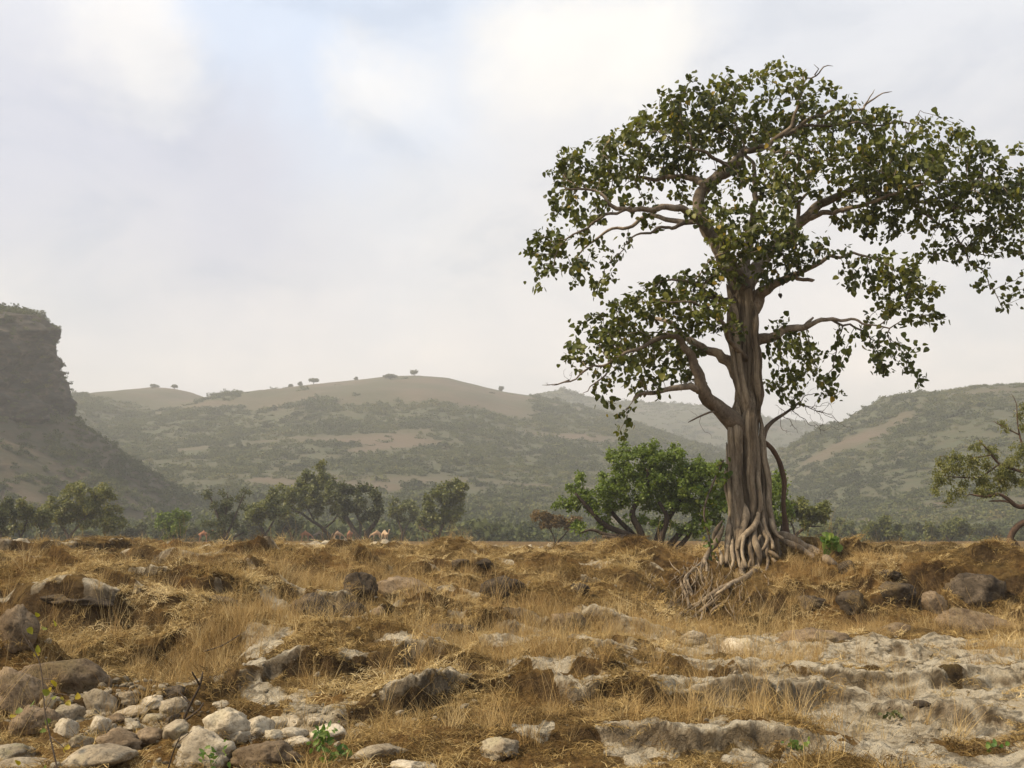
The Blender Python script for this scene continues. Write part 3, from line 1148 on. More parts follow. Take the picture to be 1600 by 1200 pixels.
def H_BUTTE(x, y):
    r = np.hypot(x - BX, y - BY)
    th = np.arctan2(y - BY, x - BX)
    rr = r * (1 + .05 * fbm2(np.cos(th) * 2 + 3, np.sin(th) * 2, 3))
    return (np.interp(rr, slope_r, slope_z) - ZC) * np.clip(y / BY, .5, 1.3) + ZC + .9 * fbm2(x * .08, y * .08, 4) * sstep(100, 85, r)


nr_, nt_ = 90, 220
r1 = np.linspace(0, 105, nr_)
t1_ = np.linspace(0, 2 * np.pi, nt_, endpoint=False)
R_, T_ = np.meshgrid(r1, t1_, indexing='ij')
X, Y = BX + R_ * np.cos(T_), BY + R_ * np.sin(T_)
Z = H_BUTTE(X, Y)
i = np.arange(nr_ - 1)[:, None] * nt_
j = np.arange(nt_)[None]
j2 = (j + 1) % nt_
Q = np.stack([i + j, i + nt_ + j, i + nt_ + j2, i + j2], -1).reshape(-1, 4)
obj('talus_hill', make_mesh('talus_hill', np.stack([X, Y, Z], -1).reshape(-1, 3), [Q], [M_TALUS], True, {'bald': bald_fn(X * 3, Y * 3).ravel() * .35}), kind='structure')

M_CLIFF, nt, b = mat('cliff_rock')
tcn = N(nt, 'ShaderNodeTexCoord')
mpn = N(nt, 'ShaderNodeMapping')
mpn.inputs['Scale'].default_value = (1, 1, 1.5)
nt.links.new(tcn.outputs['Object'], mpn.inputs[0])
na_ = N(nt, 'ShaderNodeTexNoise', inp={'Scale': 0.11, 'Detail': 8.0, 'Roughness': 0.65, 'Distortion': .5})
nb_ = N(nt, 'ShaderNodeTexNoise', inp={'Scale': 0.7, 'Detail': 6.0, 'Roughness': 0.7})
nt.links.new(mpn.outputs[0], na_.inputs[0])
nt.links.new(mpn.outputs[0], nb_.inputs[0])
cr_ = ramp(nt, [(0.30, (0.022, 0.020, 0.017)), (0.46, (0.055, 0.046, 0.033)), (0.56, (0.115, 0.088, 0.058)), (0.70, (0.20, 0.145, 0.095))], na_.outputs[0])
c2_ = mixc(nt, ramp(nt, [(.40, .6), (.6, 0.0)], nb_.outputs[0]).outputs[0], cr_.outputs[0], (0.03, 0.03, 0.022))
nt.links.new(c2_, b.inputs['Base Color'])
bump(nt, b, nb_.outputs[0], 1.0, 1.2)
cl_row = np.array([476, 481, 484, 489, 505, 516, 522, 530, 545, 570, 578, 585, 600, 612, 622, 632, 640, 648, 656, 664, 680, 720], float)
cl_px = np.array([-150, -50, 10, 44, 64, 74, 73, 68, 76, 86, 82, 90, 99, 98, 104, 110, 112, 107, 104, 92, 80, 70], float)
zz = ZC + (838 - cl_row) * BS
rz = sil_r(cl_px)
nz, nt_ = 150, 300
zg = np.linspace(zz[0], zz[-1], nz)
tg = np.linspace(0, 2 * np.pi, nt_, endpoint=False)
Zg, Tg = np.meshgrid(zg, tg, indexing='ij')
Rg = np.interp(-Zg, -zz, rz)
q = np.stack([np.cos(Tg) * 3.0, np.sin(Tg) * 3.0, Zg * .06], -1).reshape(-1, 3)
q2 = np.stack([np.cos(Tg) * 40 * .09, np.sin(Tg) * 40 * .09, Zg * .22], -1).reshape(-1, 3)
q3 = np.stack([np.cos(Tg) * 40 * .3, np.sin(Tg) * 40 * .3, Zg * .4], -1).reshape(-1, 3)
side = (1 - np.exp(-((np.angle(np.exp(1j * (Tg - BA_)))) / .25) ** 2)).ravel()
disp = side * (6.0 * fbm3(q, 3) + 3.4 * fbm3(q2, 4)) + .55 * fbm3(q3, 4) + .12 * perlin2(Zg.ravel() * .5, np.cos(Tg.ravel()) * .8)
Rg = np.maximum(Rg + disp.reshape(Rg.shape) * np.clip(Rg / 20, 0, 1), 0.05)
Yc = BY + Rg * np.sin(Tg)
Vc = np.stack([BX + Rg * np.cos(Tg), Yc, (Zg - ZC) * Yc / BY + ZC], -1).reshape(-1, 3)
i = np.arange(nz - 1)[:, None] * nt_
j = np.arange(nt_)[None]
j2 = (j + 1) % nt_
Q = np.stack([i + j, i + j2, i + nt_ + j2, i + nt_ + j], -1).reshape(-1, 4)[:, ::-1]
obj('cliff', make_mesh('cliff', Vc, [Q], [M_CLIFF], True), kind='structure')

# scrub on the talus, on the crag's top and ledges
n = 17000
rr = np.sqrt(rng.random(n)) * 100
tt = rng.uniform(0, 2 * np.pi, n)
xs, ys = BX + rr * np.cos(tt), BY + rr * np.sin(tt)
ri = np.interp(rr, slope_r, slope_px)
bb = bald_fn(xs * 3, ys * 3) * .3
keep = (rr > 40) & (rng.random(n) < np.clip(.5 + .8 * fbm2(xs * .06, ys * .06, 3), .2, 1) * (1 - .6 * bb) * (.72 + .28 * sstep(-BX * 0 + BX + 20, BX + 55, xs)))
xs, ys = xs[keep], ys[keep]
zs = H_BUTTE(xs, ys)
sc = rng.uniform(.6, 1.7, len(xs))
cl_i = rng.integers(0, nz * nt_, 2600)
cz = Vc[cl_i]
keep2 = (rng.random(len(cz)) < np.where(cz[:, 2] * BY / cz[:, 1] > zz[0] - 8, .9, .55))
cz = cz[keep2]
top_n = 420
tr = np.sqrt(rng.random(top_n)) * (175 * BS)
ta = rng.uniform(0, 6.28, top_n)
ty = BY + tr * np.sin(ta)
top = np.stack([BX + tr * np.cos(ta), ty, (np.interp(tr, rz[:4], zz[:4]) - ZC) * ty / BY + ZC - .3], 1)
P = np.concatenate([np.stack([xs, ys, zs - .2], 1), cz, top])
sc = np.concatenate([sc, rng.uniform(.4, 1.2, len(cz)), rng.uniform(1.0, 2.6, top_n)])
n = len(P)
rot = np.stack([rng.normal(size=n) * .15, rng.normal(size=n) * .15, rng.uniform(0, 6.28, n)], 1)
tint = np.clip(.32 + .3 * fbm2(P[:, 0] * .05, P[:, 1] * .05 + P[:, 2] * .05, 3) + rng.normal(size=n) * .15, 0, 1)
scatter('hill_scrub', P, rot, np.stack([sc, sc, sc * rng.uniform(.7, 1.1, n)], 1), rng.integers(0, len(SHRUBS), n), tint, [source('shrub_kind', s.data) for s in SHRUBS])

# ------------------------------------------------------------------ haze: thin even air round the whole place
HZ = 2000.0
ztop = 150.0
hv = np.array([(x, y, z) for z in (-3.5, ztop) for y in (-HZ, HZ) for x in (-HZ, HZ)], float)
hq = np.array([(0, 2, 3, 1), (4, 5, 7, 6), (0, 1, 5, 4), (2, 6, 7, 3), (0, 4, 6, 2), (1, 3, 7, 5)])
M_HAZE = bpy.data.materials.new('haze')
M_HAZE.use_nodes = True
nt = M_HAZE.node_tree
nt.nodes.clear()
pv = N(nt, 'ShaderNodeVolumePrincipled', inp={'Density': 0.00076, 'Anisotropy': 0.15, 'Color': (0.79, 0.80, 0.795, 1)})
mo = N(nt, 'ShaderNodeOutputMaterial')
nt.links.new(pv.outputs[0], mo.inputs['Volume'])
obj('haze', make_mesh('haze', hv, [hq], [M_HAZE], False), kind='stuff')

# ------------------------------------------------------------------ the great fig tree
D0 = 20.0
SC0 = D0 / F_PX


def path_px(pts, d0, step):
    out = []
    for p in pts:
        v = pix(p[0], p[1], d0 + p[2])
        out.append((v.x, v.y, v.z, max(p[3], .8) * .5 * (d0 + p[2]) / F_PX))
    return smooth_path(out, step)


def gnarl(path, amp):
    p = path.copy()
    n = len(p)
    t = np.linspace(0, 1, n)[:, None]
    q = path[:, :3] * 1.9
    w = np.stack([fbm3(q + 5, 3), fbm3(q + 31, 3), fbm3(q + 57, 3)], 1)
    p[:, :3] += w * amp * np.minimum(1, t * 6) * np.minimum(1, (1 - t) * 6 + .4)
    return p


LIMBS = [  # (name, grows, [(px,row,depth offset,width px)])
    ('limb', True, [(1160, 455, 0, 34), (1140, 418, -.1, 30), (1118, 382, -.2, 27), (1100, 347, -.2, 24), (1092, 312, -.1, 21), (1108, 286, 0, 21), (1130, 270, 0, 20), (1150, 258, .1, 18), (1160, 240, .1, 14), (1185, 231, 0, 11), (1210, 220, 0, 9), (1228, 208, -.1, 8), (1248, 172, -.1, 6), (1254, 140, -.1, 4.5), (1255, 108, -.1, 2.5)]),
    ('bare_branch', False, [(1254, 140, -.1, 4), (1258, 124, -.1, 3.5), (1275, 117, -.1, 3), (1290, 107, -.1, 2.4), (1303, 106, -.1, 1.5)]),
    ('bare_branch', False, [(1273, 117, -.1, 3), (1278, 108, -.15, 2), (1271, 100, -.2, 1.5)]),
    ('limb', True, [(1100, 347, -.2, 18), (1077, 330, -.5, 15), (1050, 322, -.8, 13), (1010, 326, -1, 11), (980, 325, -1.2, 9), (957, 318, -1.3, 8), (940, 306, -1.3, 6), (915, 300, -1.3, 5), (885, 296, -1.4, 3)]),
    ('limb', True, [(1085, 346, -.1, 12), (1040, 341, .3, 9), (1006, 337, .5, 8), (987, 353, .6, 7), (957, 360, .7, 5.5), (925, 378, .8, 4), (900, 400, .8, 2.5)]),
    ('limb', True, [(985, 325, -1.2, 7), (950, 335, -1.3, 6), (925, 352, -1.4, 5), (902, 366, -1.4, 4), (878, 388, -1.5, 3), (866, 420, -1.5, 2)]),
    ('limb', True, [(1102, 292, -.1, 15), (1085, 275, .2, 13), (1060, 277, .4, 10), (1030, 280, .5, 8), (988, 283, .6, 5)]),
    ('limb', True, [(1060, 352, -.2, 8), (1040, 355, -.4, 6), (1016, 363, -.5, 5), (1000, 364, -.6, 4), (983, 378, -.7, 3)]),
    ('limb', True, [(1160, 242, .1, 10), (1140, 252, -.4, 8.5), (1120, 247, -.6, 7), (1097, 237, -.8, 6), (1080, 231, -.9, 4.5), (1078, 212, -.9, 3)]),
    ('limb', True, [(1158, 238, .1, 9), (1190, 230, -.5, 8), (1220, 236, -.9, 6), (1252, 241, -1.2, 4)]),
    ('limb', True, [(1165, 448, .1, 26), (1187, 412, .5, 22), (1215, 378, .8, 19), (1250, 350, .9, 18), (1275, 325, .9, 17), (1300, 308, .9, 15), (1337, 297, .8, 12), (1375, 300, .7, 10), (1410, 310, .6, 8), (1450, 314, .5, 6), (1490, 302, .3, 4.5), (1530, 290, .2, 3)]),
    ('limb', True, [(1262, 342, .9, 11), (1300, 330, .4, 10), (1350, 318, 0, 8), (1400, 300, -.5, 6), (1440, 288, -.8, 4)]),
    ('limb', True, [(1247, 349, .9, 8), (1247, 320, .9, 7.5), (1230, 309, .9, 6), (1200, 295, .9, 4), (1180, 280, .9, 3)]),
    ('limb', True, [(1247, 318, .9, 6), (1262, 296, .9, 5), (1270, 270, 1, 4), (1300, 240, 1.2, 3)]),
    ('limb', True, [(1172, 490, 0, 26), (1190, 460, -.1, 21), (1215, 441, -.3, 15), (1240, 430, -.4, 12), (1260, 424, -.4, 9), (1290, 408, -.5, 7), (1330, 399, -.6, 5.5), (1370, 406, -.7, 4)]),
    ('bare_branch', False, [(1240, 431, -.4, 8), (1255, 437, -.3, 8), (1272, 436, -.2, 7)]),
    ('limb', True, [(1172, 535, 0, 22), (1200, 524, -.2, 16), (1230, 520, -.4, 13), (1255, 512, -.5, 11), (1285, 501, -.6, 8), (1322, 498, -.7, 5.5), (1350, 508, -.8, 4), (1392, 514, -.9, 3)]),
    ('bare_branch', False, [(1253, 513, -.5, 9), (1262, 503, -.55, 8), (1270, 496, -.6, 7)]),
    ('limb', True, [(1300, 500, -.65, 5), (1335, 512, -.5, 4), (1360, 528, -.4, 3)]),
    ('limb', True, [(1163, 676, -.2, 36), (1148, 660, -.35, 31), (1128, 643, -.45, 26), (1106, 622, -.6, 23), (1096, 600, -.7, 21), (1088, 570, -.75, 18), (1075, 546, -.8, 14), (1055, 528, -.9, 10), (1028, 533, -1.2, 8), (989, 548, -1.4, 6.5), (956, 562, -1.5, 5), (927, 573, -1.6, 4), (901, 590, -1.7, 3), (872, 600, -1.7, 2), (845, 602, -1.7, 1.2)]),
    ('limb', True, [(956, 562, -1.5, 4), (944, 585, -1.5, 3), (930, 600, -1.5, 2.4), (910, 612, -1.5, 1.5)]),
    ('limb', True, [(1098, 608, -.65, 15), (1070, 604, -.8, 12), (1045, 606, -.9, 10), (1015, 616, -1, 8), (992, 622, -1.1, 4)]),
    ('limb', True, [(1166, 600, 0, 24), (1142, 572, -.1, 19), (1117, 549, 0, 15), (1087, 539, .2, 12), (1060, 516, .5, 10), (1030, 501, .8, 7), (1000, 495, 1, 4)]),
    ('limb', True, [(1158, 450, .1, 22), (1166, 410, .4, 17), (1174, 370, .5, 14), (1178, 325, .6, 11), (1180, 290, .6, 9), (1174, 258, .7, 7.5), (1150, 215, .9, 5), (1120, 180, 1, 3.5)]),
    ('limb', True, [(1212, 219, 0, 9), (1235, 204, .2, 8), (1262, 188, .3, 6.5), (1297, 174, .4, 5.5), (1347, 167, .5, 4.5), (1367, 152, .5, 3.2), (1392, 143, .5, 1.5)]),
    ('bare_branch', False, [(1350, 165, .5, 3), (1362, 150, .45, 2.2), (1366, 139, .4, 1.4)]),
    ('limb', True, [(1250, 196, .25, 6), (1300, 196, .2, 5), (1350, 189, 0, 4), (1400, 192, -.1, 3.2), (1425, 190, -.1, 2.4), (1436, 172, -.1, 1.4)]),
    ('bare_branch', False, [(1392, 191, -.1, 2.5), (1400, 180, -.1, 2), (1402, 174, -.1, 1.4)]),
    ('limb', True, [(1410, 309, .6, 6), (1450, 334, .5, 5), (1480, 358, .4, 4.5), (1500, 380, .3, 4), (1520, 394, .2, 3.2), (1545, 400, .1, 2)]),
    ('limb', True, [(1502, 380, .3, 3.2), (1512, 404, .3, 2.6), (1532, 420, .25, 2.2), (1550, 448, .2, 1.8), (1566, 476, .2, 1.2)]),
    ('limb', True, [(1130, 470, -.1, 12), (1100, 455, -.6, 9), (1075, 440, -.9, 6), (1050, 436, -1.1, 4)]),
    ('limb', True, [(1165, 560, -.2, 12), (1140, 520, -.8, 9), (1110, 490, -1.2, 7), (1080, 475, -1.5, 5), (1040, 470, -1.7, 3)]),
]
BLOBS = [  # foliage masses: px,row,rx,ry,density,depth offset,depth radius
    (1170, 132, 72, 27, 1, .3, 1.1), (1092, 168, 78, 36, 1.25, -.2, 1.3), (1250, 165, 85, 34, .8, .3, 1.2), (1318, 192, 75, 33, 1, .3, 1.2), (1370, 212, 50, 28, .8, .2, 1),
    (1015, 208, 62, 38, 1.25, -.2, 1.2), (1120, 205, 80, 32, 1.2, .6, 1.0), (1200, 195, 70, 32, .7, 1.0, .8), (960, 232, 45, 26, 1, -.4, 1),
    (915, 262, 48, 32, 1, -.9, 1), (880, 282, 32, 34, .9, -1, .8), (960, 268, 55, 30, .9, -.3, 1.1), (905, 325, 42, 36, .9, -1, .9), (862, 330, 22, 24, .6, -1, .7), (860, 378, 34, 32, .9, -1.2, .7),
    (852, 422, 28, 26, .75, -1.3, .6), (835, 395, 18, 18, .6, -1.3, .5), (905, 400, 38, 26, .55, -.2, .8), (925, 440, 42, 22, .35, -.6, .8), (960, 385, 24, 14, .4, .7, .5),
    (965, 312, 34, 16, .55, -1.2, .5), (1000, 300, 44, 14, .5, -.9, .5), (1020, 345, 26, 10, .35, -.4, .4), (1120, 300, 30, 24, .5, -.6, .5),
    (1040, 258, 55, 28, .6, .6, .9), (1075, 300, 40, 22, .3, 1.0, .8), (1055, 240, 50, 28, 1.1, 0, 1), (1210, 262, 70, 36, .8, -.9, .9), (1290, 250, 60, 36, .9, -.3, 1.2),
    (1180, 342, 85, 34, 1.15, -1.3, .9), (1200, 378, 95, 34, 1.2, -1.2, 1.0), (1145, 392, 48, 30, 1.0, -1.0, .7), (1250, 395, 50, 24, .9, -.9, .8), (1225, 300, 50, 26, .6, .5, .9), (1160, 425, 50, 18, .6, -.8, .6),
    (1400, 238, 72, 36, 1.05, 0, 1.3), (1478, 238, 66, 38, 1, 0, 1.2), (1540, 262, 44, 40, .9, 0, 1.0), (1588, 300, 36, 44, .9, 0, .9), (1420, 290, 90, 38, 1.1, -.3, 1.4), (1500, 315, 80, 42, 1, 0, 1.3),
    (1565, 350, 44, 42, .9, 0, 1), (1345, 270, 60, 34, 1, -.3, 1.2), (1390, 340, 70, 26, .8, .2, 1.1), (1325, 345, 42, 18, .5, .5, .7), (1480, 385, 52, 26, .6, .2, .9), (1545, 408, 28, 26, .6, .1, .6),
    (1570, 478, 13, 12, .9, .2, .25), (1538, 445, 12, 12, .5, .2, .25), (1640, 310, 60, 70, .8, 0, 1), (1640, 400, 40, 50, .5, 0, .8), (1590, 400, 16, 18, .6, 0, .5),
    (1372, 425, 52, 32, 1, -.6, 1), (1415, 455, 50, 30, .95, -.6, .9), (1325, 402, 34, 12, .7, -.6, .6), (1455, 490, 20, 24, .7, -.6, .5), (1385, 482, 34, 26, .8, -.6, .8), (1340, 430, 24, 18, .5, -.6, .5),
    (1395, 560, 38, 24, .85, -.8, .7), (1435, 590, 16, 12, .8, -.8, .35), (1350, 528, 28, 18, .7, -.6, .6), (1415, 535, 24, 18, .6, -.8, .5),
    (1240, 545, 42, 24, .9, -.3, .8), (1265, 585, 38, 26, .9, -.2, .8), (1222, 505, 32, 12, .6, -.4, .5), (1300, 605, 18, 16, .7, -.2, .4), (1215, 590, 22, 34, .8, .3, .6), (1240, 620, 20, 16, .5, .2, .4), (1290, 540, 22, 16, .6, -.4, .4),
    (1060, 445, 46, 22, .9, -.8, .9), (1028, 470, 58, 28, 1, -1, 1), (975, 492, 56, 26, 1, -1, 1), (1085, 488, 50, 40, 1.05, -1.3, 1), (1120, 478, 30, 42, .7, -1.1, .8), (935, 525, 40, 32, .95, -1.2, .9),
    (1000, 540, 62, 32, .9, -.7, 1.1), (1075, 545, 44, 30, .8, .5, .9), (955, 575, 42, 28, .8, -1.4, .8), (1010, 592, 46, 18, .8, -1, .8), (1060, 590, 36, 18, .6, -.2, .7), (905, 555, 26, 24, .6, -1.6, .5),
    (945, 628, 18, 12, .8, -1.1, .35), (973, 655, 9, 11, .7, -1.1, .2), (970, 684, 7, 8, .7, -1.1, .15), (1105, 440, 30, 18, .6, -.3, .6), (1140, 520, 22, 26, .35, -1.2, .5), (900, 500, 18, 16, .5, -1.2, .5),
]

fig_base = pix(1178, 880, D0)
fig = obj('fig_tree', None, None, 'tall broad-leaved fig tree with a braided trunk of fused roots on the grassy bank', 'tree', loc=fig_base)


def fobj(name, acc, m, parent=None, label=None, kind=None):
    o = obj(name, acc.mesh(name, m if isinstance(m, list) else [m], True, origin=fig_base), parent or fig, label, kind=kind)
    return o


sk = Skel()
core = path_px([(1180, 892, .25, 84), (1178, 845, .2, 62), (1172, 800, .1, 50), (1166, 745, .05, 42), (1165, 690, 0, 38), (1167, 640, 0, 40), (1170, 590, 0, 42), (1167, 530, 0, 42), (1163, 480, 0, 44), (1160, 445, 0, 46)], D0, .14)
core[:, 3] *= .80
sk.add_limb(core, 0, False)
for k, (nm, gr, pts) in enumerate(LIMBS):
    lp_ = gnarl(path_px(pts, D0, .10), .095)
    lp_[:, 3] *= .84 if pts[0][3] < 20 else np.linspace(1, .82, len(lp_))
    sk.add_limb(lp_, k + 1, gr)
att = blob_points(BLOBS, D0, 150.0)
sk.colonize(att, .11, .13, 6.0, 140, jit=.34, grav=.04, inertia=.5)
sk.finish(.006, 2.25)
accs = {k: Acc() for k in range(len(LIMBS) + 1)}
sk.tubes(accs, thick=.05, lump=.16, sides=(10, 6, 4))
for k, (nm, gr, pts) in enumerate(LIMBS):
    fobj(nm, accs[k + 1], M_LIMB)

# trunk: the core plus strands of fused aerial roots that run down its face
tr = accs[0]
TRK_ROWS = np.array([440, 480, 530, 590, 640, 690, 745, 800, 845, 900], float)
TRK_C = np.array([1160, 1163, 1167, 1170, 1167, 1165, 1166, 1172, 1178, 1182], float)
TRK_W = np.array([46, 40, 40, 42, 40, 40, 45, 56, 74, 106], float)


def trunk_surface(ang, row, out=0.0):
    c = np.interp(row, TRK_ROWS, TRK_C)
    w = np.interp(row, TRK_ROWS, TRK_W) * .5 * SC0
    p = pix(c, row, D0)
    return np.array([p.x + math.sin(ang) * (w + out), p.y - math.cos(ang) * (w * .9 + out), p.z])


r2 = random.Random(5)
for k in range(92):
    a0 = r2.uniform(-math.pi, math.pi) if k > 24 else -1.7 + 3.4 * k / 24
    a1 = a0 + r2.uniform(-.55, .55)
    row0 = r2.choice([440, 470, 500, 560, 610, 650]) + r2.uniform(-12, 12)
    row1 = r2.uniform(800, 905)
    if k % 5 == 4:
        row1 = r2.uniform(620, 760)
    rows = np.linspace(row0, row1, 16)
    wob = r2.uniform(0, 9)
    pts = []
    wmax = r2.uniform(.022, .065)
    for q, row in enumerate(rows):
        t = q / 15
        a = a0 + (a1 - a0) * t + .14 * math.sin(wob + 4.5 * t) + .06 * math.sin(wob * 3 + 11 * t)
        rad_ = wmax * (.62 + .5 * t) * min(1, t * 4 + .08)
        p = trunk_surface(a, row, -rad_ * .30 - .055 + .03 * math.sin(wob * 2 + 7 * t))
        pts.append((*p, rad_))
    pth = smooth_path(pts, .09)
    tube(tr, pth[:, :3], pth[:, 3], 9, a=r2.random(), lump=.22, seed=k)
# thick fused columns that carry the front
for pts in ([(1157, 600, -.25, 26), (1151, 652, -.34, 30), (1147, 700, -.36, 27), (1149, 750, -.4, 25), (1152, 800, -.5, 24), (1148, 840, -.6, 21), (1146, 880, -.7, 17)],
            [(1174, 590, -.28, 26), (1172, 655, -.36, 30), (1174, 700, -.38, 27), (1178, 745, -.42, 25), (1180, 790, -.5, 24), (1176, 830, -.6, 20)],
            [(1190, 640, -.2, 18), (1191, 700, -.25, 18), (1196, 750, -.3, 19), (1200, 800, -.36, 20), (1208, 845, -.4, 18), (1220, 870, -.4, 14)],
            [(1140, 690, -.15, 16), (1138, 740, -.2, 15), (1142, 800, -.3, 15), (1135, 850, -.4, 14), (1128, 884, -.4, 12)],
            [(1176, 460, -.30, 15), (1180, 490, -.33, 15), (1181, 540, -.33, 17), (1184, 590, -.3, 18), (1186, 640, -.28, 17)],
            [(1140, 440, -.2, 20), (1146, 500, -.3, 22), (1150, 560, -.34, 22), (1160, 610, -.36, 24), (1166, 660, -.36, 24)]):
    pth = path_px(pts, D0, .07)
    tt_ = np.linspace(0, 1, len(pth))
    pth[:, 3] *= .82 * np.minimum(1, tt_ * 3.5 + .1) * np.minimum(1, (1 - tt_) * 5 + .3)
    pth[:, 1] += .16 * np.maximum(0, 1 - tt_ * 3.5)
    pth[:, :2] += .022 * np.stack([np.sin(tt_ * 17 + len(pts)), np.cos(tt_ * 13)], 1)
    # each column is itself a bundle of fused strands that wind round one another
    for q in range(7):
        ph_ = q * .898 + r2.random()
        tw_ = r2.uniform(-2.6, 2.6)
        cp_ = pth[:, :3].copy()
        cp_[:, 0] += pth[:, 3] * .72 * np.cos(ph_ + tw_ * tt_)
        cp_[:, 1] += pth[:, 3] * .72 * np.sin(ph_ + tw_ * tt_)
        tube(tr, cp_, pth[:, 3] * r2.uniform(.28, .5), 8, a=r2.random(), lump=.22, seed=r2.randint(0, 99))
fobj('trunk', tr, M_BARK)


def root_path(pts, clear=.055):
    """traced root: (px,row,depth offset,width px); below the collar it follows the bank's surface"""
    out = []
    for q_, (px, row, dd, w) in enumerate(pts):
        d = D0 + dd
        if row > 842:
            h = hit(px, row)
            if h is not None and h.y < D0 + 2:
                d = min(d, h.y - clear) if q_ < len(pts) - 1 else min(d, h.y + .06)
        p = pix(px, row, d)
        k_ = .3 if q_ == 0 else 1
        out.append((p.x, p.y + (.12 if q_ == 0 else 0), p.z, k_ * w * .5 * d / F_PX))
    return smooth_path(out, .06)


def z8(l):
    return [(1050 + x / 5.333, 780 + y / 5.333, dd, w) for x, y, dd, w in l]


ROOTS = [
    [(590, 0, -.55, 12), (620, 130, -.65, 12), (575, 290, -.8, 10), (545, 400, -.9, 8), (545, 480, -1, 7), (572, 580, -1.1, 5)],
    [(740, 60, -.55, 11), (700, 200, -.8, 10), (620, 285, -.9, 9), (560, 350, -.95, 7), (550, 420, -1, 5)],
    [(705, 190, -.75, 9), (690, 330, -.9, 10), (710, 420, -1, 11), (722, 500, -1, 11), (700, 580, -1.1, 10), (630, 640, -1.2, 9), (520, 690, -1.3, 8), (400, 745, -1.4, 7), (300, 810, -1.5, 6), (190, 880, -1.6, 4)],
    [(530, 0, -.5, 10), (545, 120, -.6, 9), (552, 290, -.8, 7), (530, 420, -.9, 5)],
    [(490, 150, -.55, 10), (478, 260, -.65, 9), (465, 400, -.8, 8), (452, 540, -1, 6)],
    [(440, 220, -.5, 10), (385, 330, -.6, 10), (310, 440, -.7, 8), (272, 510, -.8, 7), (290, 570, -1, 5), (280, 650, -1, 4)],
    [(430, 180, -.35, 9), (370, 260, -.45, 8), (345, 340, -.5, 6), (352, 390, -.5, 4)],
    [(770, 40, -.5, 10), (768, 220, -.7, 9), (800, 300, -.8, 8), (835, 370, -.9, 7), (842, 412, -1, 5)],
    [(830, 40, -.35, 10), (830, 200, -.5, 9), (868, 290, -.6, 7), (930, 335, -.7, 5)],
    [(592, 440, -.95, 8), (600, 540, -1.1, 9), (575, 600, -1.2, 8), (605, 645, -1.3, 6)],
    [(640, 250, -.85, 6), (600, 310, -.95, 6), (585, 450, -1.1, 5), (622, 570, -1.2, 4)],
    [(780, 430, -1, 6), (835, 445, -1.1, 6), (892, 490, -1.2, 4)],
    [(795, 450, -1, 6), (850, 510, -1.1, 5), (920, 562, -1.2, 3)],
    [(270, 510, -.9, 6), (140, 620, -1.1, 5), (108, 700, -1.2, 5), (180, 830, -1.3, 3)],
    [(70, 620, -1, 5), (82, 720, -1.1, 5), (125, 820, -1.2, 5), (138, 900, -1.3, 4), (118, 990, -1.5, 3), (120, 1060, -1.6, 2.5)],
    [(450, 760, -1.4, 6), (330, 860, -1.5, 5), (200, 965, -1.7, 4), (170, 1040, -1.8, 3)],
    [(105, 820, -1.2, 4), (40, 860, -1.3, 4), (-20, 910, -1.4, 3)],
    [(400, 400, -.7, 7), (412, 480, -.9, 6), (405, 560, -1, 4)],
    [(370, 440, -.7, 6), (380, 520, -.9, 5), (392, 610, -1, 4)],
    [(700, 440, -1, 6), (655, 510, -1.1, 5), (635, 570, -1.2, 4)],
    [(710, 100, -.65, 7), (755, 270, -.8, 7), (795, 330, -.9, 6), (770, 400, -1, 5), (730, 440, -1, 4)],
    [(720, 210, -.75, 5), (690, 380, -.95, 5), (740, 300, -.9, 4)],
    [(860, 280, -.3, 16), (960, 320, -.3, 17), (1080, 390, -.2, 16), (1190, 440, -.2, 15), (1290, 500, -.3, 13), (1375, 560, -.4, 9)],
    [(900, 330, -.5, 11), (1000, 380, -.5, 11), (1130, 450, -.5, 10), (1240, 530, -.6, 8)],
    [(560, 640, -1.2, 7), (470, 720, -1.35, 6), (370, 790, -1.45, 5), (250, 850, -1.6, 4), (150, 890, -1.7, 3)],
    [(160, 620, -1, 4), (130, 690, -1.1, 4), (170, 780, -1.2, 3), (150, 860, -1.3, 3)],
    [(210, 560, -.9, 4), (240, 620, -1, 3.5), (250, 690, -1.1, 3), (300, 740, -1.2, 2.5)],
    [(330, 470, -.75, 5), (240, 560, -.9, 5), (180, 600, -1, 4), (60, 640, -1, 3)],
    [(520, 300, -.75, 7), (500, 420, -.95, 7), (510, 520, -1.1, 5), (480, 600, -1.2, 4)],
    [(660, 300, -.9, 7), (650, 420, -1.05, 7), (670, 520, -1.1, 6), (650, 600, -1.2, 4)],
    [(820, 330, -.8, 6), (790, 420, -1, 6), (800, 520, -1.1, 5), (780, 620, -1.2, 4)],
    [(200, 880, -1.6, 4), (90, 940, -1.8, 4), (10, 1010, -1.9, 3)],
    [(300, 860, -1.6, 4), (260, 920, -1.7, 3.5), (240, 1000, -1.8, 3), (200, 1050, -1.9, 2)],
    [(500, 820, -1.5, 4), (400, 880, -1.6, 4), (330, 930, -1.7, 3), (310, 1000, -1.8, 2.5)],
]
for k, r in enumerate(ROOTS):
    a = Acc()
    pth = root_path(z8(r))
    tube(a, pth[:, :3], pth[:, 3], 8, a=r2.random(), lump=.2, seed=40 + k)
    fobj('root', a, M_ROOT)
a = Acc()   # the fine rootlets, past counting
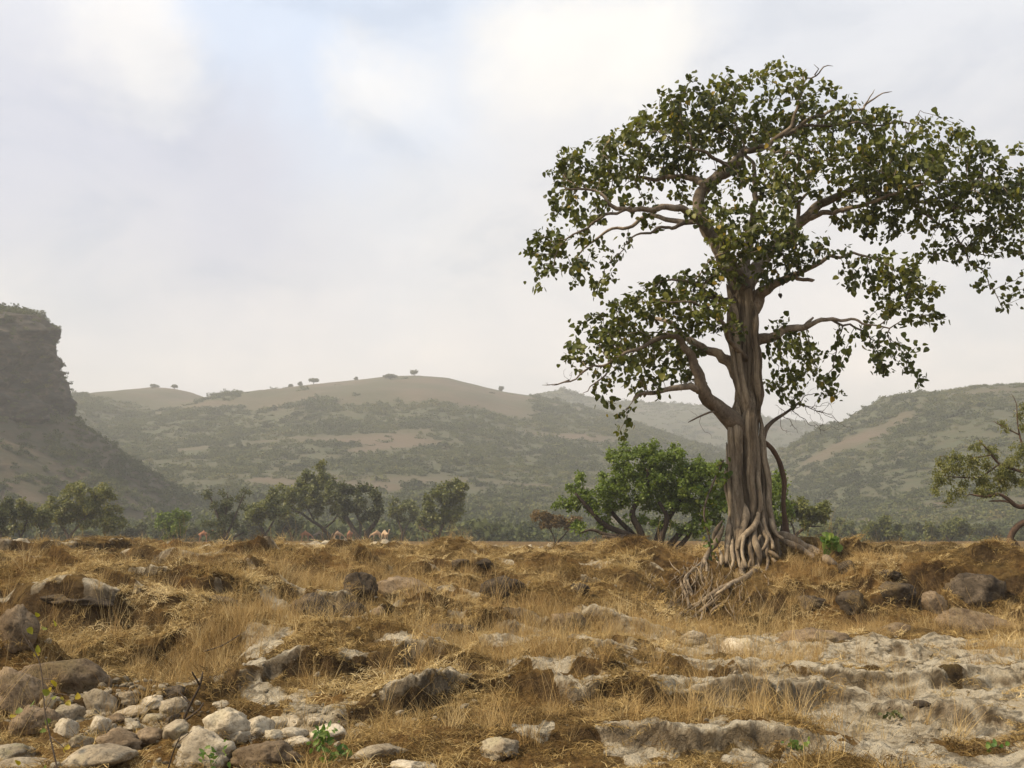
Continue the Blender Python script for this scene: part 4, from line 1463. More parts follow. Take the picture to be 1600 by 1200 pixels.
for k in range(120):
    x0 = r2.gauss(260, 210)
    y0 = r2.uniform(480, 860)
    ln = r2.uniform(60, 240)
    dx = r2.uniform(-1.3, .7) * ln
    pts = [(x0, y0, -1.2, 1.7), (x0 + dx * .3 + r2.uniform(-20, 20), y0 + ln * .4, -1.3, 1.5), (x0 + dx * .7 + r2.uniform(-20, 20), y0 + ln * .75, -1.4, 1.2), (x0 + dx, y0 + ln, -1.5, .8)]
    pth = root_path(z8(pts), .02 + r2.random() * .12)
    tube(a, pth[:, :3], pth[:, 3], 4, a=r2.random())
fobj('rootlets', a, M_ROOT, kind='stuff')

# the free-standing prop root on the right of the trunk
a = Acc()
pth = path_px([(1186, 688, .15, 10), (1202, 697, .3, 8), (1216, 718, .4, 8), (1225, 750, .45, 8), (1224, 785, .45, 7), (1226, 812, .45, 8), (1229, 834, .45, 11), (1232, 856, .45, 13)], D0, .08)
tube(a, pth[:, :3], pth[:, 3], 9, a=.3, lump=.14)
fobj('prop_root', a, M_REDBARK)

# leafless twigs right and left of the trunk
def bare_spray(start, blobs, n, name='bare_branch', m=None, tip=.003, d0=D0, parent=None):
    s2 = Skel()
    s2.add_limb(path_px(start, d0, .08), 0)
    s2.colonize(blob_points(blobs, d0, n), .06, .08, 4, 110, jit=.5, grav=-.02, inertia=.6)
    s2.finish(tip, 2.4)
    a = Acc()
    s2.tubes(a, thick=.02, lump=.0, sides=(6, 4, 3))
    return fobj(name, a, m or M_TWIG)


bare_spray([(1190, 695, .2, 10), (1196, 672, .25, 9), (1208, 658, .3, 7), (1228, 645, .35, 5), (1250, 628, .4, 4)],
           [(1262, 625, 40, 30, 1, .3, .5), (1290, 668, 42, 18, 1, .3, .5), (1240, 670, 25, 14, .6, .3, .3), (1290, 630, 26, 24, .8, .3, .4), (1230, 640, 26, 22, .8, .3, .4)], 330)
bare_spray([(1132, 648, -.4, 4), (1115, 643, -.5, 3.5), (1095, 650, -.5, 3), (1075, 660, -.5, 2)], [(1090, 650, 28, 14, 1, -.5, .3), (1115, 680, 14, 22, 1, -.4, .2)], 70)
bare_spray([(890, 594, -1.7, 3), (870, 601, -1.7, 2)], [(862, 602, 20, 8, 1, -1.7, .3), (885, 575, 18, 14, .6, -1.7, .3)], 60)

# leaves: on the thin outer shoots
Pn = np.array(sk.P)
rn = sk.r
n0 = sk.n0
bare_ids = {k + 1 for k, l in enumerate(LIMBS) if not l[1]}
cand = np.array([i for i in range(n0, len(Pn)) if rn[i] < .016])
endn = np.array([i for i in range(n0, len(Pn)) if not sk.ch[i]])
cand = np.concatenate([cand, endn, endn])
cand = np.repeat(cand, 3)
cand = cand[rng.random(len(cand)) < .97]
pp = Pn[cand] + rng.normal(size=(len(cand), 3)) * np.array([.075, .075, .06])
par_ = np.array([sk.par[i] for i in cand])
tw = Pn[cand] - Pn[par_]
tw /= np.linalg.norm(tw, axis=1)[:, None] + 1e-9
nl = len(pp)
yd = tw * .5 + rng.normal(size=(nl, 3)) * .55 + np.array([0, 0, -.75])
nn = rng.normal(size=(nl, 3)) * .75 + np.array([0, -.35, .55])
sz = np.clip(rng.normal(.108, .026, nl), .055, .17)
clump = np.clip(.42 + .30 * fbm3(pp * .75, 3), 0, 1)
tint = np.clip(clump + rng.normal(size=nl) * .16, 0, .93)
tint = np.where(rng.random(nl) < .02, rng.uniform(.93, 1, nl), tint)
print('fig leaves', nl, 'nodes', len(Pn))
# the 300 that show largest: nearest the viewer and on the outline of the crown
order = np.argsort(pp[:, 1] - .6 * np.abs(pp[:, 0] - fig_base.x) * .3 - 8 * (sz - .16))
front = order[:300]
rest = np.setdiff1d(np.arange(nl), front)
a = Acc()
scatter_leaves(a, pp[rest], yd[rest], nn[rest], sz[rest], tint[rest])
fobj('crown', a, M_LEAF, kind='stuff')
variants = []
for k in range(6):
    variants.append(make_mesh('leaf', LEAF_V * np.array([1 + .08 * (k % 3 - 1), 1, 1 + .5 * (k % 2)]), [LEAF_Q, LEAF_T], [M_LEAF], True, {'tint': np.full(len(LEAF_V), .12 + .15 * k)}))
Fm = frames_from(yd[front], nn[front])
for q, i_ in enumerate(front):
    o = bpy.data.objects.new('leaf', variants[min(5, int(tint[i_] * 6))])
    M = Matrix([list(Fm[q][r] * sz[i_]) + [float(pp[i_][r] - fig_base[r])] for r in range(3)] + [[0, 0, 0, 1]])
    o.parent = fig
    o.matrix_basis = M
    COL.objects.link(o)
# a dry fig leaf dangling on a thread under the right-hand fork
a = Acc()
p0, p1 = pix(1219, 441, D0 - .3), pix(1218, 458, D0 - .3)
tube(a, [p0, (p0 + p1) / 2, p1], [.002, .002, .002], 3)
scatter_leaves(a, np.array([p1]), np.array([[.2, 0, -1.0]]), np.array([[.3, -1, 0]]), np.array([.12]), np.array([.5]))
fobj('dangling_leaf', a, M_DARKBARK)

# climbing vine with yellow-green leaves on the left edge of the trunk
s2 = Skel()
s2.add_limb(path_px([(1112, 880, -.9, 3), (1108, 840, -.9, 3), (1100, 800, -.9, 3), (1112, 760, -.7, 3), (1130, 720, -.5, 3)], D0, .08), 0)
s2.colonize(blob_points([(1120, 745, 26, 30, 1, -.6, .35), (1105, 785, 22, 34, 1, -.7, .3), (1098, 840, 8, 34, .9, -.9, .12), (1128, 790, 14, 26, .8, -.7, .2), (1134, 720, 12, 20, .7, -.5, .2)], D0, 60), .07, .1, 3, 60, jit=.4, grav=.1)
s2.finish(.0035)
a = Acc()
s2.tubes(a, thick=.02, lump=0, sides=(5, 4, 3))
vine = obj('climbing_vine', None, None, 'yellow-green leafy climber hanging down the left edge of the braided fig trunk', 'vine', loc=pix(1112, 880, D0 - .9))
obj('stem', a.mesh('stem', [M_TWIG], True, origin=vine.location), vine)
Pv = np.array(s2.P)
k = np.repeat(np.arange(len(Pv)), 3)
k = k[rng.random(len(k)) < .6]
pv_ = Pv[k] + rng.normal(size=(len(k), 3)) * .04
a = Acc()
scatter_leaves(a, pv_, rng.normal(size=(len(k), 3)) * .6 + [0, 0, -.8], rng.normal(size=(len(k), 3)) * .6 + [0, -.5, .4], rng.uniform(.06, .13, len(k)), np.clip(rng.normal(.45, .25, len(k)), 0, 1))
obj('foliage', a.mesh('foliage', [leaf_mat('vine_leaf', [(0, (.05, .085, .015)), (.6, (.11, .15, .025)), (.9, (.24, .25, .05)), (1, (.38, .33, .06))], .35)], True, origin=vine.location), vine, kind='stuff')

# ------------------------------------------------------------------ the other trees and bushes
def gen_tree(name, label, cat, d, trunks, blobs, lm, bm, leaf, nleaf, per=1.0, group=None, step=None, jit=.35, tipw=.9, spread=.10, droop=.2, narrow=1.0, rtip=None, ground=True, lumpy=.15, wmul=1.0, exf=.6):
    trunks = [[(p[0], p[1], p[2], p[3] * wmul) for p in t] for t in trunks]
    if d > 65:
        leaf, nleaf = leaf * .72, int(nleaf * 2.9)
        blobs = [(b[0], b[1], b[2] * 1.14, b[3] * 1.14, *b[4:]) for b in blobs]
        trunks = [[(p[0], p[1], p[2], p[3] * .72) for p in t] for t in trunks]
    sc = d / F_PX
    bx, by = pix(trunks[0][0][0], trunks[0][0][1], d)[:2]
    base = pix(trunks[0][0][0], trunks[0][0][1], d)
    if ground:
        base.z = gh(base.x, base.y) - .05
    s2 = Skel()
    step = step or 7 * sc
    for k, t in enumerate(trunks):
        t = [(p[0], p[1], p[2] * sc, p[3]) for p in t]
        pth = path_px(t, d, step)
        if ground and t[0][1] > 828 and abs(t[0][0] - trunks[0][0][0]) < 60:
            pth[0, 2] = gh(pth[0, 0], pth[0, 1]) - .1
        s2.add_limb(pth, 0, True, attach=(k > 0 and t[0][1] < 838))
    bl = [(b[0], b[1], b[2], b[3], b[4] if len(b) > 4 else 1, (b[5] if len(b) > 5 else 0) * sc, (b[6] if len(b) > 6 else .8 * b[2]) * sc) for b in blobs]
    area = sum(b[2] * b[3] for b in blobs)
    att = blob_points(bl, d, per / (sc * sc) / 60.0)
    s2.colonize(att, step, step * 1.3, 1e6, 60, jit=jit, grav=0, inertia=.5)
    s2.finish(rtip or .35 * sc * tipw, 2.2)
    a = Acc()
    s2.tubes(a, thick=3 * sc, lump=lumpy, sides=(8, 5, 3))
    o = obj(name, None, None, label, cat, group, loc=base)
    obj('trunk', a.mesh('trunk', [bm], True, origin=base), o)
    if nleaf:
        P = np.array(s2.P)
        n0 = s2.n0
        cand = np.arange(n0, len(P))
        cand = cand[s2.r[n0:] < 1.4 * sc]
        # leaves at shoots and through the foliage masses
        k = rng.choice(cand, int(nleaf * (1 - exf)))
        pts = P[k] + rng.normal(size=(len(k), 3)) * leaf * .9
        extra = att[rng.integers(0, len(att), int(nleaf * exf))]
        pts = np.concatenate([pts, extra + rng.normal(size=extra.shape) * leaf * .8])
        n = len(pts)
        yd = rng.normal(size=(n, 3)) + np.array([0, 0, -droop * 3])
        nn = rng.normal(size=(n, 3)) * .8 + np.array([0, -.2, .6])
        sz = leaf * rng.uniform(.6, 1.4, n)
        tint = np.clip(.45 + .30 * fbm3(pts / (18 * sc), 3) + rng.normal(size=n) * .17, 0, 1)
        a = Acc()
        scatter_leaves(a, pts, yd, nn, sz, tint, BLADE_V * np.array([2.6 * narrow, 1, 1]), BLADE_Q, None)
        obj('crown', a.mesh('crown', [lm], False, origin=base), o, kind='stuff')
    return o


TREE_GROUP = 'scattered trees along the foot of the hills'
# big many-stemmed bush beside the fig
gen_tree('bush', 'broad bright green many-stemmed bush with dark twisted stems beside the fig trunk', 'bush', 42,
         [[(1015, 860, 0, 18), (985, 838, -6, 15), (945, 820, -14, 12), (918, 792, -20, 9), (900, 772, -24, 6)],
          [(1010, 858, 0, 18), (1000, 830, -4, 16), (988, 800, -8, 13), (1010, 765, -8, 9), (1012, 735, -6, 6)],
          [(1025, 858, 0, 18), (1032, 830, 4, 16), (1050, 800, 8, 13), (1070, 770, 10, 9)],
          [(1040, 860, 8, 15), (1058, 838, 12, 14), (1080, 818, 14, 12), (1110, 806, 14, 9)],
          [(985, 838, -6, 12), (950, 836, -16, 9), (925, 828, -22, 6), (908, 832, -24, 4)],
          [(1000, 858, -10, 12), (975, 845, -16, 10), (940, 838, -22, 8)],
          [(1030, 858, -8, 16), (1035, 835, -12, 14), (1042, 808, -14, 11), (1030, 785, -14, 8)],
          [(1004, 858, 6, 14), (992, 838, 10, 12), (960, 805, 12, 9), (950, 780, 12, 7)],
          [(1055, 860, 2, 12), (1075, 838, 4, 10), (1086, 812, 6, 8)]],
         [(985, 718, 40, 28, 1), (1035, 735, 50, 40, 1.1), (990, 755, 50, 30, .9), (945, 765, 40, 28, .9), (905, 772, 30, 26, .6), (885, 785, 20, 18, .4), (1075, 760, 40, 36, 1.1), (1112, 750, 36, 36, 1),
          (1030, 785, 50, 24, .9), (1085, 790, 36, 24, .9), (960, 790, 36, 16, .5), (1015, 700, 24, 16, .8), (1130, 790, 24, 26, .8), (900, 750, 28, 12, .4), (945, 800, 30, 16, .6), (1050, 705, 26, 14, .8), (1080, 735, 30, 20, 1), (915, 795, 26, 14, .5), (892, 815, 20, 13, .6), (935, 824, 24, 11, .5), (1085, 825, 30, 15, .8), (1112, 818, 20, 20, .8), (1035, 812, 34, 12, .5), (985, 812, 26, 10, .4), (1165, 760, 60, 36, .8, 30)],
         M_BUSHLEAF, M_DARKBARK, .10, 38000, per=1.5, step=.15, wmul=.7, spread=.1)
gen_tree('bush', 'round green bush half hidden behind the right side of the fig trunk', 'bush', 46,
         [[(1205, 862, 0, 14), (1208, 830, 0, 10), (1212, 800, 0, 7)], [(1215, 862, 0, 9), (1222, 830, 2, 7), (1228, 800, 2, 5)]],
         [(1208, 765, 24, 36, 1), (1222, 790, 16, 24, .9), (1200, 800, 22, 26, .9), (1222, 745, 12, 14, .8)], M_BUSHLEAF, M_DARKBARK, .13, 2600, step=.2)
gen_tree('small_tree', 'olive-green tree with a wide crown and curved dark boughs, right behind the fig trunk', 'tree', 72,
         [[(1238, 852, 0, 8), (1245, 835, 0, 7), (1262, 822, 0, 6), (1278, 812, 0, 4)], [(1245, 835, 0, 5), (1235, 815, 0, 4)], [(1262, 822, 0, 4), (1285, 823, 0, 3)]],
         [(1262, 795, 32, 18, 1), (1240, 805, 22, 16, .9), (1285, 800, 14, 14, .9), (1250, 788, 18, 10, .9)], M_OLIVE, M_DARKBARK, .24, 2200, step=.36)
# the tree line on the left
gen_tree('leaning_tree', 'olive tree with a long trunk leaning left, standing among the camels', 'tree', 128,
         [[(524, 852, 0, 9), (515, 838, 0, 8), (500, 822, 0, 7), (484, 812, 0, 6), (468, 800, 0, 4)], [(505, 826, 0, 5), (520, 815, 6, 4), (530, 800, 6, 3)], [(492, 816, 0, 4), (478, 790, -6, 3)], [(515, 838, 0, 4), (530, 826, 0, 3)]],
         [(480, 768, 42, 26, 1), (497, 745, 22, 18, .9), (450, 785, 26, 16, 1), (505, 775, 28, 28, 1), (440, 800, 16, 12, .7), (462, 760, 20, 14, .9), (500, 727, 9, 7, .5)],
         M_OLIVE, M_DARKBARK, .40, 3000, group=TREE_GROUP)
gen_tree('forked_tree', 'dark green tree on a stout V-forked trunk in the middle of the left tree line', 'tree', 126,
         [[(565, 853, 0, 14), (555, 832, 0, 11), (543, 812, 0, 9), (535, 795, 0, 6)], [(567, 852, 0, 13), (575, 832, 0, 11), (588, 815, 0, 8), (595, 800, 0, 5)], [(562, 840, 4, 8), (563, 820, 6, 6), (556, 800, 8, 5)]],
         [(548, 775, 24, 18, 1), (575, 785, 26, 18, 1), (590, 796, 14, 14, 1), (530, 790, 20, 18, 1), (555, 800, 30, 12, .6), (560, 765, 14, 9, .9)],
         M_DULL, M_DARKBARK, .38, 2900, group=TREE_GROUP)
gen_tree('windswept_tree', 'olive tree with crown swept right and trunk bent left, last of the left tree line', 'tree', 124,
         [[(683, 851, 0, 9), (682, 838, 0, 8), (670, 830, 0, 6), (655, 824, 0, 4)], [(684, 840, 0, 7), (690, 825, 0, 6), (694, 805, 0, 4)]],
         [(690, 795, 30, 24, 1), (668, 802, 22, 18, 1), (700, 768, 22, 14, 1), (716, 758, 14, 6, .8), (712, 790, 12, 20, .9), (690, 818, 24, 10, .8)],
         M_OLIVE, M_DARKBARK, .38, 2700, group=TREE_GROUP)
gen_tree('pale_tree', 'pale hazy tree standing between the V-forked tree and the windswept tree', 'tree', 150,
         [[(628, 852, 0, 5), (628, 830, 0, 5), (622, 815, 0, 4)], [(628, 835, 0, 4), (640, 815, 0, 3)]],
         [(620, 800, 20, 18, 1), (640, 805, 16, 18, 1), (634, 788, 12, 10, .8)], M_OLIVE, M_DARKBARK, .42, 1300, group=TREE_GROUP)
gen_tree('olive_tree', 'yellowish olive tree with a short thick trunk left of the leaning tree', 'tree', 118,
         [[(411, 853, 0, 10), (412, 835, 0, 9), (405, 818, 0, 6)], [(412, 840, 0, 6), (424, 820, 0, 5), (432, 805, 0, 3)]],
         [(410, 795, 26, 22, 1), (430, 790, 20, 20, 1), (392, 808, 16, 14, .9), (420, 775, 16, 10, .8)], M_OLIVE, M_DARKBARK, .36, 2100, group=TREE_GROUP)
gen_tree('olive_tree', 'low shaded olive tree behind the first camel, between two taller trees', 'tree', 150,
         [[(456, 853, 0, 7), (455, 838, 0, 6), (448, 825, 0, 4)], [(455, 840, 0, 4), (464, 824, 0, 3)]],
         [(452, 815, 24, 16, 1), (470, 820, 14, 14, .8), (436, 822, 12, 12, .8)], M_DULL, M_DARKBARK, .4, 1200, group=TREE_GROUP)
gen_tree('thorn_tree', 'dark half-bare thorn tree with spiky upright twigs left of the olive trees', 'tree', 112,
         [[(352, 853, 0, 9), (350, 830, 0, 8), (340, 805, 0, 6), (330, 780, 0, 3)], [(352, 840, 0, 7), (364, 815, 0, 5), (378, 780, 0, 3), (387, 762, 0, 1.5)], [(356, 850, 4, 6), (368, 838, 4, 5), (382, 832, 4, 3)], [(350, 825, -4, 5), (354, 790, -4, 3), (356, 772, -4, 1.5)]],
         [(340, 800, 28, 24, .9), (365, 800, 24, 22, .9), (330, 775, 16, 12, .5), (378, 775, 12, 12, .5), (350, 825, 30, 14, .7)],
         M_DULL, M_DARKBARK, .30, 1500, per=1.3, group=TREE_GROUP)
gen_tree('shrub', 'rounded fresh green shrub at the right-hand foot of the talus slope', 'shrub', 108,
         [[(274, 853, 0, 6), (270, 835, 0, 4)], [(276, 853, 0, 6), (284, 830, 0, 4)]],
         [(272, 818, 24, 18, 1), (286, 826, 16, 14, .9), (258, 824, 14, 14, .9), (274, 806, 12, 8, .9)], M_BUSHLEAF, M_DARKBARK, .30, 1900, group=TREE_GROUP)
gen_tree('acacia_tree', 'large pale green spreading tree with grey boughs below the talus slope', 'tree', 96,
         [[(108, 852, 0, 8), (106, 838, 0, 7), (96, 822, 0, 5), (84, 806, 0, 3)], [(106, 840, 0, 6), (122, 822, 0, 5), (138, 800, 0, 4), (150, 778, 0, 2.5)], [(160, 853, 0, 6), (146, 842, 0, 6), (128, 836, 0, 4)], [(122, 822, 0, 4), (160, 812, 6, 3)]],
         [(140, 780, 40, 26, 1), (165, 800, 30, 26, .9), (105, 795, 30, 22, .9), (85, 810, 24, 18, .9), (140, 815, 36, 16, .7), (180, 815, 16, 16, .8), (120, 770, 20, 12, .8)],
         M_PALELEAF, M_TWIG, .30, 4200, group=TREE_GROUP)
gen_tree('acacia_tree', 'pale olive tree with slender stems at the left edge of the tree line', 'tree', 92,
         [[(32, 852, 0, 6), (34, 835, 0, 5), (42, 815, 0, 4)], [(34, 840, 0, 4), (22, 818, 0, 3)], [(60, 853, 0, 4), (64, 830, 0, 3), (56, 812, 0, 2)]],
         [(45, 800, 26, 20, 1), (22, 812, 20, 18, 1), (65, 808, 16, 18, .9), (8, 822, 14, 16, .8)], M_PALELEAF, M_DARKBARK, .28, 2600, group=TREE_GROUP)
gen_tree('shrub', 'dark green shrub cut off by the left edge of the picture below the cliff', 'shrub', 90,
         [[(0, 853, 0, 6), (2, 830, 0, 4)], [(-6, 853, 0, 5), (-14, 828, 0, 3)]], [(-2, 798, 22, 18, 1), (-20, 810, 20, 22, 1), (10, 790, 10, 10, .9)], M_DULL, M_DARKBARK, .28, 1700, group=TREE_GROUP)
gen_tree('rust_bush', 'rust-brown thin bush with a forked stem left of the bright green bush', 'bush', 84,
         [[(868, 856, 0, 4), (866, 840, 0, 3.5), (858, 825, 0, 2.5)], [(868, 850, 0, 3.5), (882, 836, 0, 3), (892, 822, 0, 2)]],
         [(862, 808, 24, 12, .9), (880, 812, 22, 14, .9), (846, 802, 12, 8, .6), (895, 815, 12, 10, .6)], M_RUST, M_DARKBARK, .22, 1700, group=TREE_GROUP)
for px, w, h, lab in ((775, 30, 40, 'hazy grey-green bush in the gap left of the rust-brown bush, lower of two'), (818, 34, 44, 'hazy grey-green rounded tree directly left of the rust-brown bush')):
    gen_tree('far_tree', lab, 'tree', 185, [[(px, 851, 0, 4), (px - 3, 835, 0, 3)], [(px, 846, 0, 3), (px + 8, 830, 0, 2)]],
             [(px, 851 - h * .5, w * .8, h * .36, 1), (px - w * .5, 851 - h * .35, w * .5, h * .3, 1), (px + w * .5, 851 - h * .4, w * .5, h * .3, 1)], M_DULL, M_DARKBARK, .5, 1300, group=TREE_GROUP)
for px, w, h, d, lab in ((1310, 40, 52, 170, 'large hazy grey-green tree right of the fig bank'), (1379, 30, 50, 140, 'round olive tree on a single straight trunk, standing alone on the right flat'),
                         (1432, 20, 46, 180, 'hazy narrow tree just right of the round single-trunk tree'), (1484, 38, 52, 150, 'wide dome-shaped tree in the right-hand row, behind the fallen branch'),
                         (1540, 24, 42, 185, 'hazy grey tree between the dome-shaped tree and the gnarled tree'), (1608, 26, 48, 175, 'hazy tree behind the gnarled tree, cut by the right edge of the picture')):
    dull = M_DULL if d > 172 else M_OLIVE
    gen_tree('far_tree', lab, 'tree', d, [[(px, 862 if d < 160 else 856, 0, 7 if d < 160 else 4), (px - 1, 846, 0, 5), (px - 8, 834, 0, 3)], [(px - 1, 846, 0, 4), (px + 10, 832, 0, 3)]],
             [(px - w * .1, 858 - h * .6, w * .8, h * .34, 1), (px - w * .55, 858 - h * .48, w * .45, h * .26, 1), (px + w * .5, 858 - h * .5, w * .5, h * .28, 1), (px, 858 - h * .75, w * .5, h * .2, 1)],
             dull, M_DARKBARK, .42, 1700, group=TREE_GROUP)
for px, w, h, d, lab in ((210, 26, 44, 160, 'hazy dark green tree between the pale spreading tree and the fresh green shrub'), (244, 16, 34, 175, 'small hazy bush directly left of the fresh green shrub'),
                         (302, 16, 40, 165, 'hazy narrow tree between the fresh green shrub and the thorn tree'), (384, 20, 44, 160, 'hazy dark tree right behind the thorn tree'),
                         (80, 24, 40, 150, 'dark tree behind the slender-stemmed pale olive tree'), (655, 18, 30, 180, 'low hazy bush under the left arm of the windswept tree'), (735, 22, 28, 190, 'low hazy bush just right of the windswept tree')):
    gen_tree('far_tree', lab, 'tree', d, [[(px, 853, 0, 5), (px - 2, 838, 0, 4)], [(px, 848, 0, 4), (px + 8, 832, 0, 3)]],
             [(px, 853 - h * .5, w * .85, h * .4, 1), (px - w * .5, 853 - h * .36, w * .5, h * .32, 1), (px + w * .5, 853 - h * .42, w * .5, h * .32, 1)], M_DULL, M_DARKBARK, .45, 1400, group=TREE_GROUP)
# gnarled tree at the right edge
gen_tree('gnarled_tree', 'gnarled olive-leaved tree with twisted red-brown trunk at the right edge', 'tree', 30,
         [[(1586, 876, 0, 26), (1580, 858, 0, 20), (1579, 840, 0, 17), (1590, 822, 0, 15), (1612, 812, 0, 15), (1640, 800, 0, 14), (1660, 780, 0, 13), (1640, 765, 0, 12), (1612, 792, -8, 9)],
          [(1600, 876, 6, 14), (1590, 852, 4, 9), (1583, 842, 2, 8)],
          [(1655, 775, 0, 13), (1620, 786, -4, 13), (1592, 792, -6, 12), (1575, 780, -8, 10), (1560, 772, -10, 8), (1540, 776, -12, 6), (1515, 772, -14, 3)],
          [(1592, 790, -6, 6), (1570, 783, -8, 6), (1545, 783, -10, 4)],
          [(1650, 770, 0, 12), (1625, 745, 4, 10), (1590, 735, 6, 8), (1562, 725, 6, 6), (1545, 705, 6, 5), (1530, 688, 6, 3)],
          [(1562, 725, 6, 5), (1530, 745, 2, 4), (1490, 745, 0, 3), (1470, 742, 0, 2)],
          [(1545, 712, 6, 4), (1510, 716, 6, 3.5), (1485, 714, 6, 2.5), (1468, 712, 6, 1.5)],
          [(1640, 760, 4, 9), (1612, 720, 8, 7), (1596, 690, 10, 5), (1590, 660, 10, 3), (1588, 630, 10, 2), (1580, 615, 10, 1)],
          [(1594, 680, 10, 4), (1570, 668, 10, 3), (1552, 658, 10, 1.5)]],
         [(1480, 735, 26, 20, .9, 0, 22), (1465, 755, 14, 24, .6, 0, 16), (1505, 725, 22, 16, .9, 4, 20), (1530, 735, 26, 22, 1, 4, 22), (1515, 760, 24, 18, .9, 0, 20), (1550, 755, 26, 18, .9, 0, 20), (1575, 725, 22, 22, .9, 6, 20),
          (1480, 775, 16, 14, .7, -4, 14), (1540, 775, 26, 9, .7, -6, 16), (1590, 705, 20, 18, .8, 8, 20), (1565, 660, 14, 14, .35, 10, 14), (1595, 660, 14, 24, .5, 10, 14), (1590, 750, 20, 20, .8, 2, 20), (1620, 740, 26, 40, .8, 0, 26), (1650, 720, 40, 50, .7, 0, 30), (1600, 628, 10, 14, .3, 10, 10), (1528, 692, 18, 12, .5, 6, 10), (1485, 716, 20, 12, .6, 4, 10), (1552, 705, 18, 14, .7, 6, 14), (1562, 745, 22, 16, .9, 2, 16)],
         M_PALELEAF, M_REDBARK, .072, 16000, exf=.7, per=1.5, step=.13, wmul=.62, droop=.5, narrow=.55, jit=.5)


def skyline(px, Hf, y0, y1):
    x1 = pix(px, 800, 1.0).x
    ys = np.arange(y0, y1, 1.0)
    z = Hf(x1 * ys, ys)
    k = int(np.argmax((z - ZC) / ys))
    return float(x1 * ys[k]), float(ys[k]), float(z[k])


# lone trees along the crest of the bald hill
for px, w, h, form, off, lab in ((484, 11, 12, 'flat', 0, 'flat-topped lone tree on the left shoulder of the bald hill crest'), (463, 6, 8, 'round', 0, 'small tree just left of the flat-topped tree on the hill crest'),
                                 (447, 4, 6, 'round', 0, 'tiny leftmost tree of three near the flat-topped tree on the crest'), (644, 9, 14, 'round', 0, 'dark chunky tree on the very summit of the bald hill'),
                                 (606, 15, 11, 'flat', 60, 'wide dark spreading tree on the bald slope just left of the summit'), (783, 7, 11, 'round', 0, 'lone tree at the right end of the bald hill crest'),
                                 (552, 3, 7, 'round', 0, 'tiny upright tree halfway along the bald crest'), (263, 6, 8, 'flat', 0, 'little flat-topped tree on the smaller bald hilltop at left'),
                                 (229, 10, 6, 'round', 0, 'low bush cluster on the left slope of the smaller bald hilltop'), (866, 12, 14, 'round', 0, 'hazy tree on the shoulder right of the bald hill, beside the fig crown')):
    Hf, a0, a1 = H_MAIN, 500, 900
    x, y, z = skyline(px, Hf, a0, a1)
    if off:
        y -= off
        x = pix(px, 800, 1.0).x * y
        z = float(Hf(np.array([x]), np.array([y]))[0])
    s = .78 * y / F_PX
    base = Vector((x, y, z - .4))
    o = obj('hill_tree', None, None, lab, 'tree', 'lone trees on the hill crests', loc=base)
    a = Acc()
    hh = h * s
    tube(a, [(0, 0, 0), (.1, 0, hh * .35), (.3, 0, hh * .7)], [.35, .3, .15], 6)
    for q in range(4):
        an = q * 1.6
        tube(a, [(.1, 0, hh * .3), (w * s * .5 * math.cos(an), w * s * .5 * math.sin(an), hh * .7)], [.2, .08], 5)
    obj('trunk', a.mesh('trunk', [M_DARKBARK]), o)
    n = 520
    if form == 'flat':
        q = rng.normal(size=(n, 3))
        q /= np.linalg.norm(q, axis=1)[:, None]
        p = q * rng.random(n)[:, None] ** .4 * np.array([w * s, w * s * .8, hh * .28]) + np.array([0, 0, hh * .75])
    else:
        c4 = rng.normal(size=(5, 3)) * np.array([.45, .4, .25])
        q = rng.normal(size=(n, 3))
        q /= np.linalg.norm(q, axis=1)[:, None]
        p = (q * .55 * rng.random(n)[:, None] ** .4 + c4[rng.integers(0, 5, n)]) * np.array([w * s, w * s, hh * .5]) + np.array([0, 0, hh * .58])
    a = Acc()
    scatter_leaves(a, p, rng.normal(size=(n, 3)), rng.normal(size=(n, 3)) + [0, 0, .5], rng.uniform(.6, 1.3, n), rng.random(n), BLADE_V * np.array([3, 1, 1]), BLADE_Q, None)
    obj('crown', a.mesh('crown', [M_DULL], False), o, kind='stuff')

# hazy thicket at the foot of the hills, past counting
n = 8000
ys = rng.uniform(165, 330, n)
xs = ys * rng.uniform(-.62, .62, n)
keep = (np.hypot(xs - BX, ys - BY) > 60) & (rng.random(n) < np.clip(.55 + 1.0 * fbm2(xs * .03, ys * .03 + 3, 3), .15, 1) * np.where(xs > 25, .22, 1.0))
xs, ys = xs[keep], ys[keep]
zs = np.maximum(terrain(xs, ys), np.maximum(H_MAIN(xs, ys), H_RIGHT(xs, ys)) * (np.abs(xs) < 1e9))
sc = rng.uniform(1.2, 3.0, len(xs)) * np.where(xs < 0, 1.35, 1.0)
n = len(xs)
scatter('thicket', np.stack([xs, ys, zs - .2], 1), np.stack([xs * 0, xs * 0, rng.uniform(0, 6.28, n)], 1), np.stack([sc, sc, sc * rng.uniform(.7, 1.2, n)], 1), rng.integers(0, len(SHRUBS), n),
        np.clip(.35 + .25 * fbm2(xs * .05, ys * .05, 2) + rng.normal(size=n) * .12, 0, 1), [source('shrub_kind', s.data) for s in SHRUBS])

# ------------------------------------------------------------------ camels grazing under the trees
def hide_mat(name, c0, c1):
    m, nt, b = mat(name)
    tcn = N(nt, 'ShaderNodeTexCoord')
    n = N(nt, 'ShaderNodeTexNoise', inp={'Scale': 3.0, 'Detail': 5.0})
    nt.links.new(tcn.outputs['Object'], n.inputs[0])
    r = ramp(nt, [(.35, c0), (.65, c1)], n.outputs[0])
    nt.links.new(r.outputs[0], b.inputs['Base Color'])
    return m


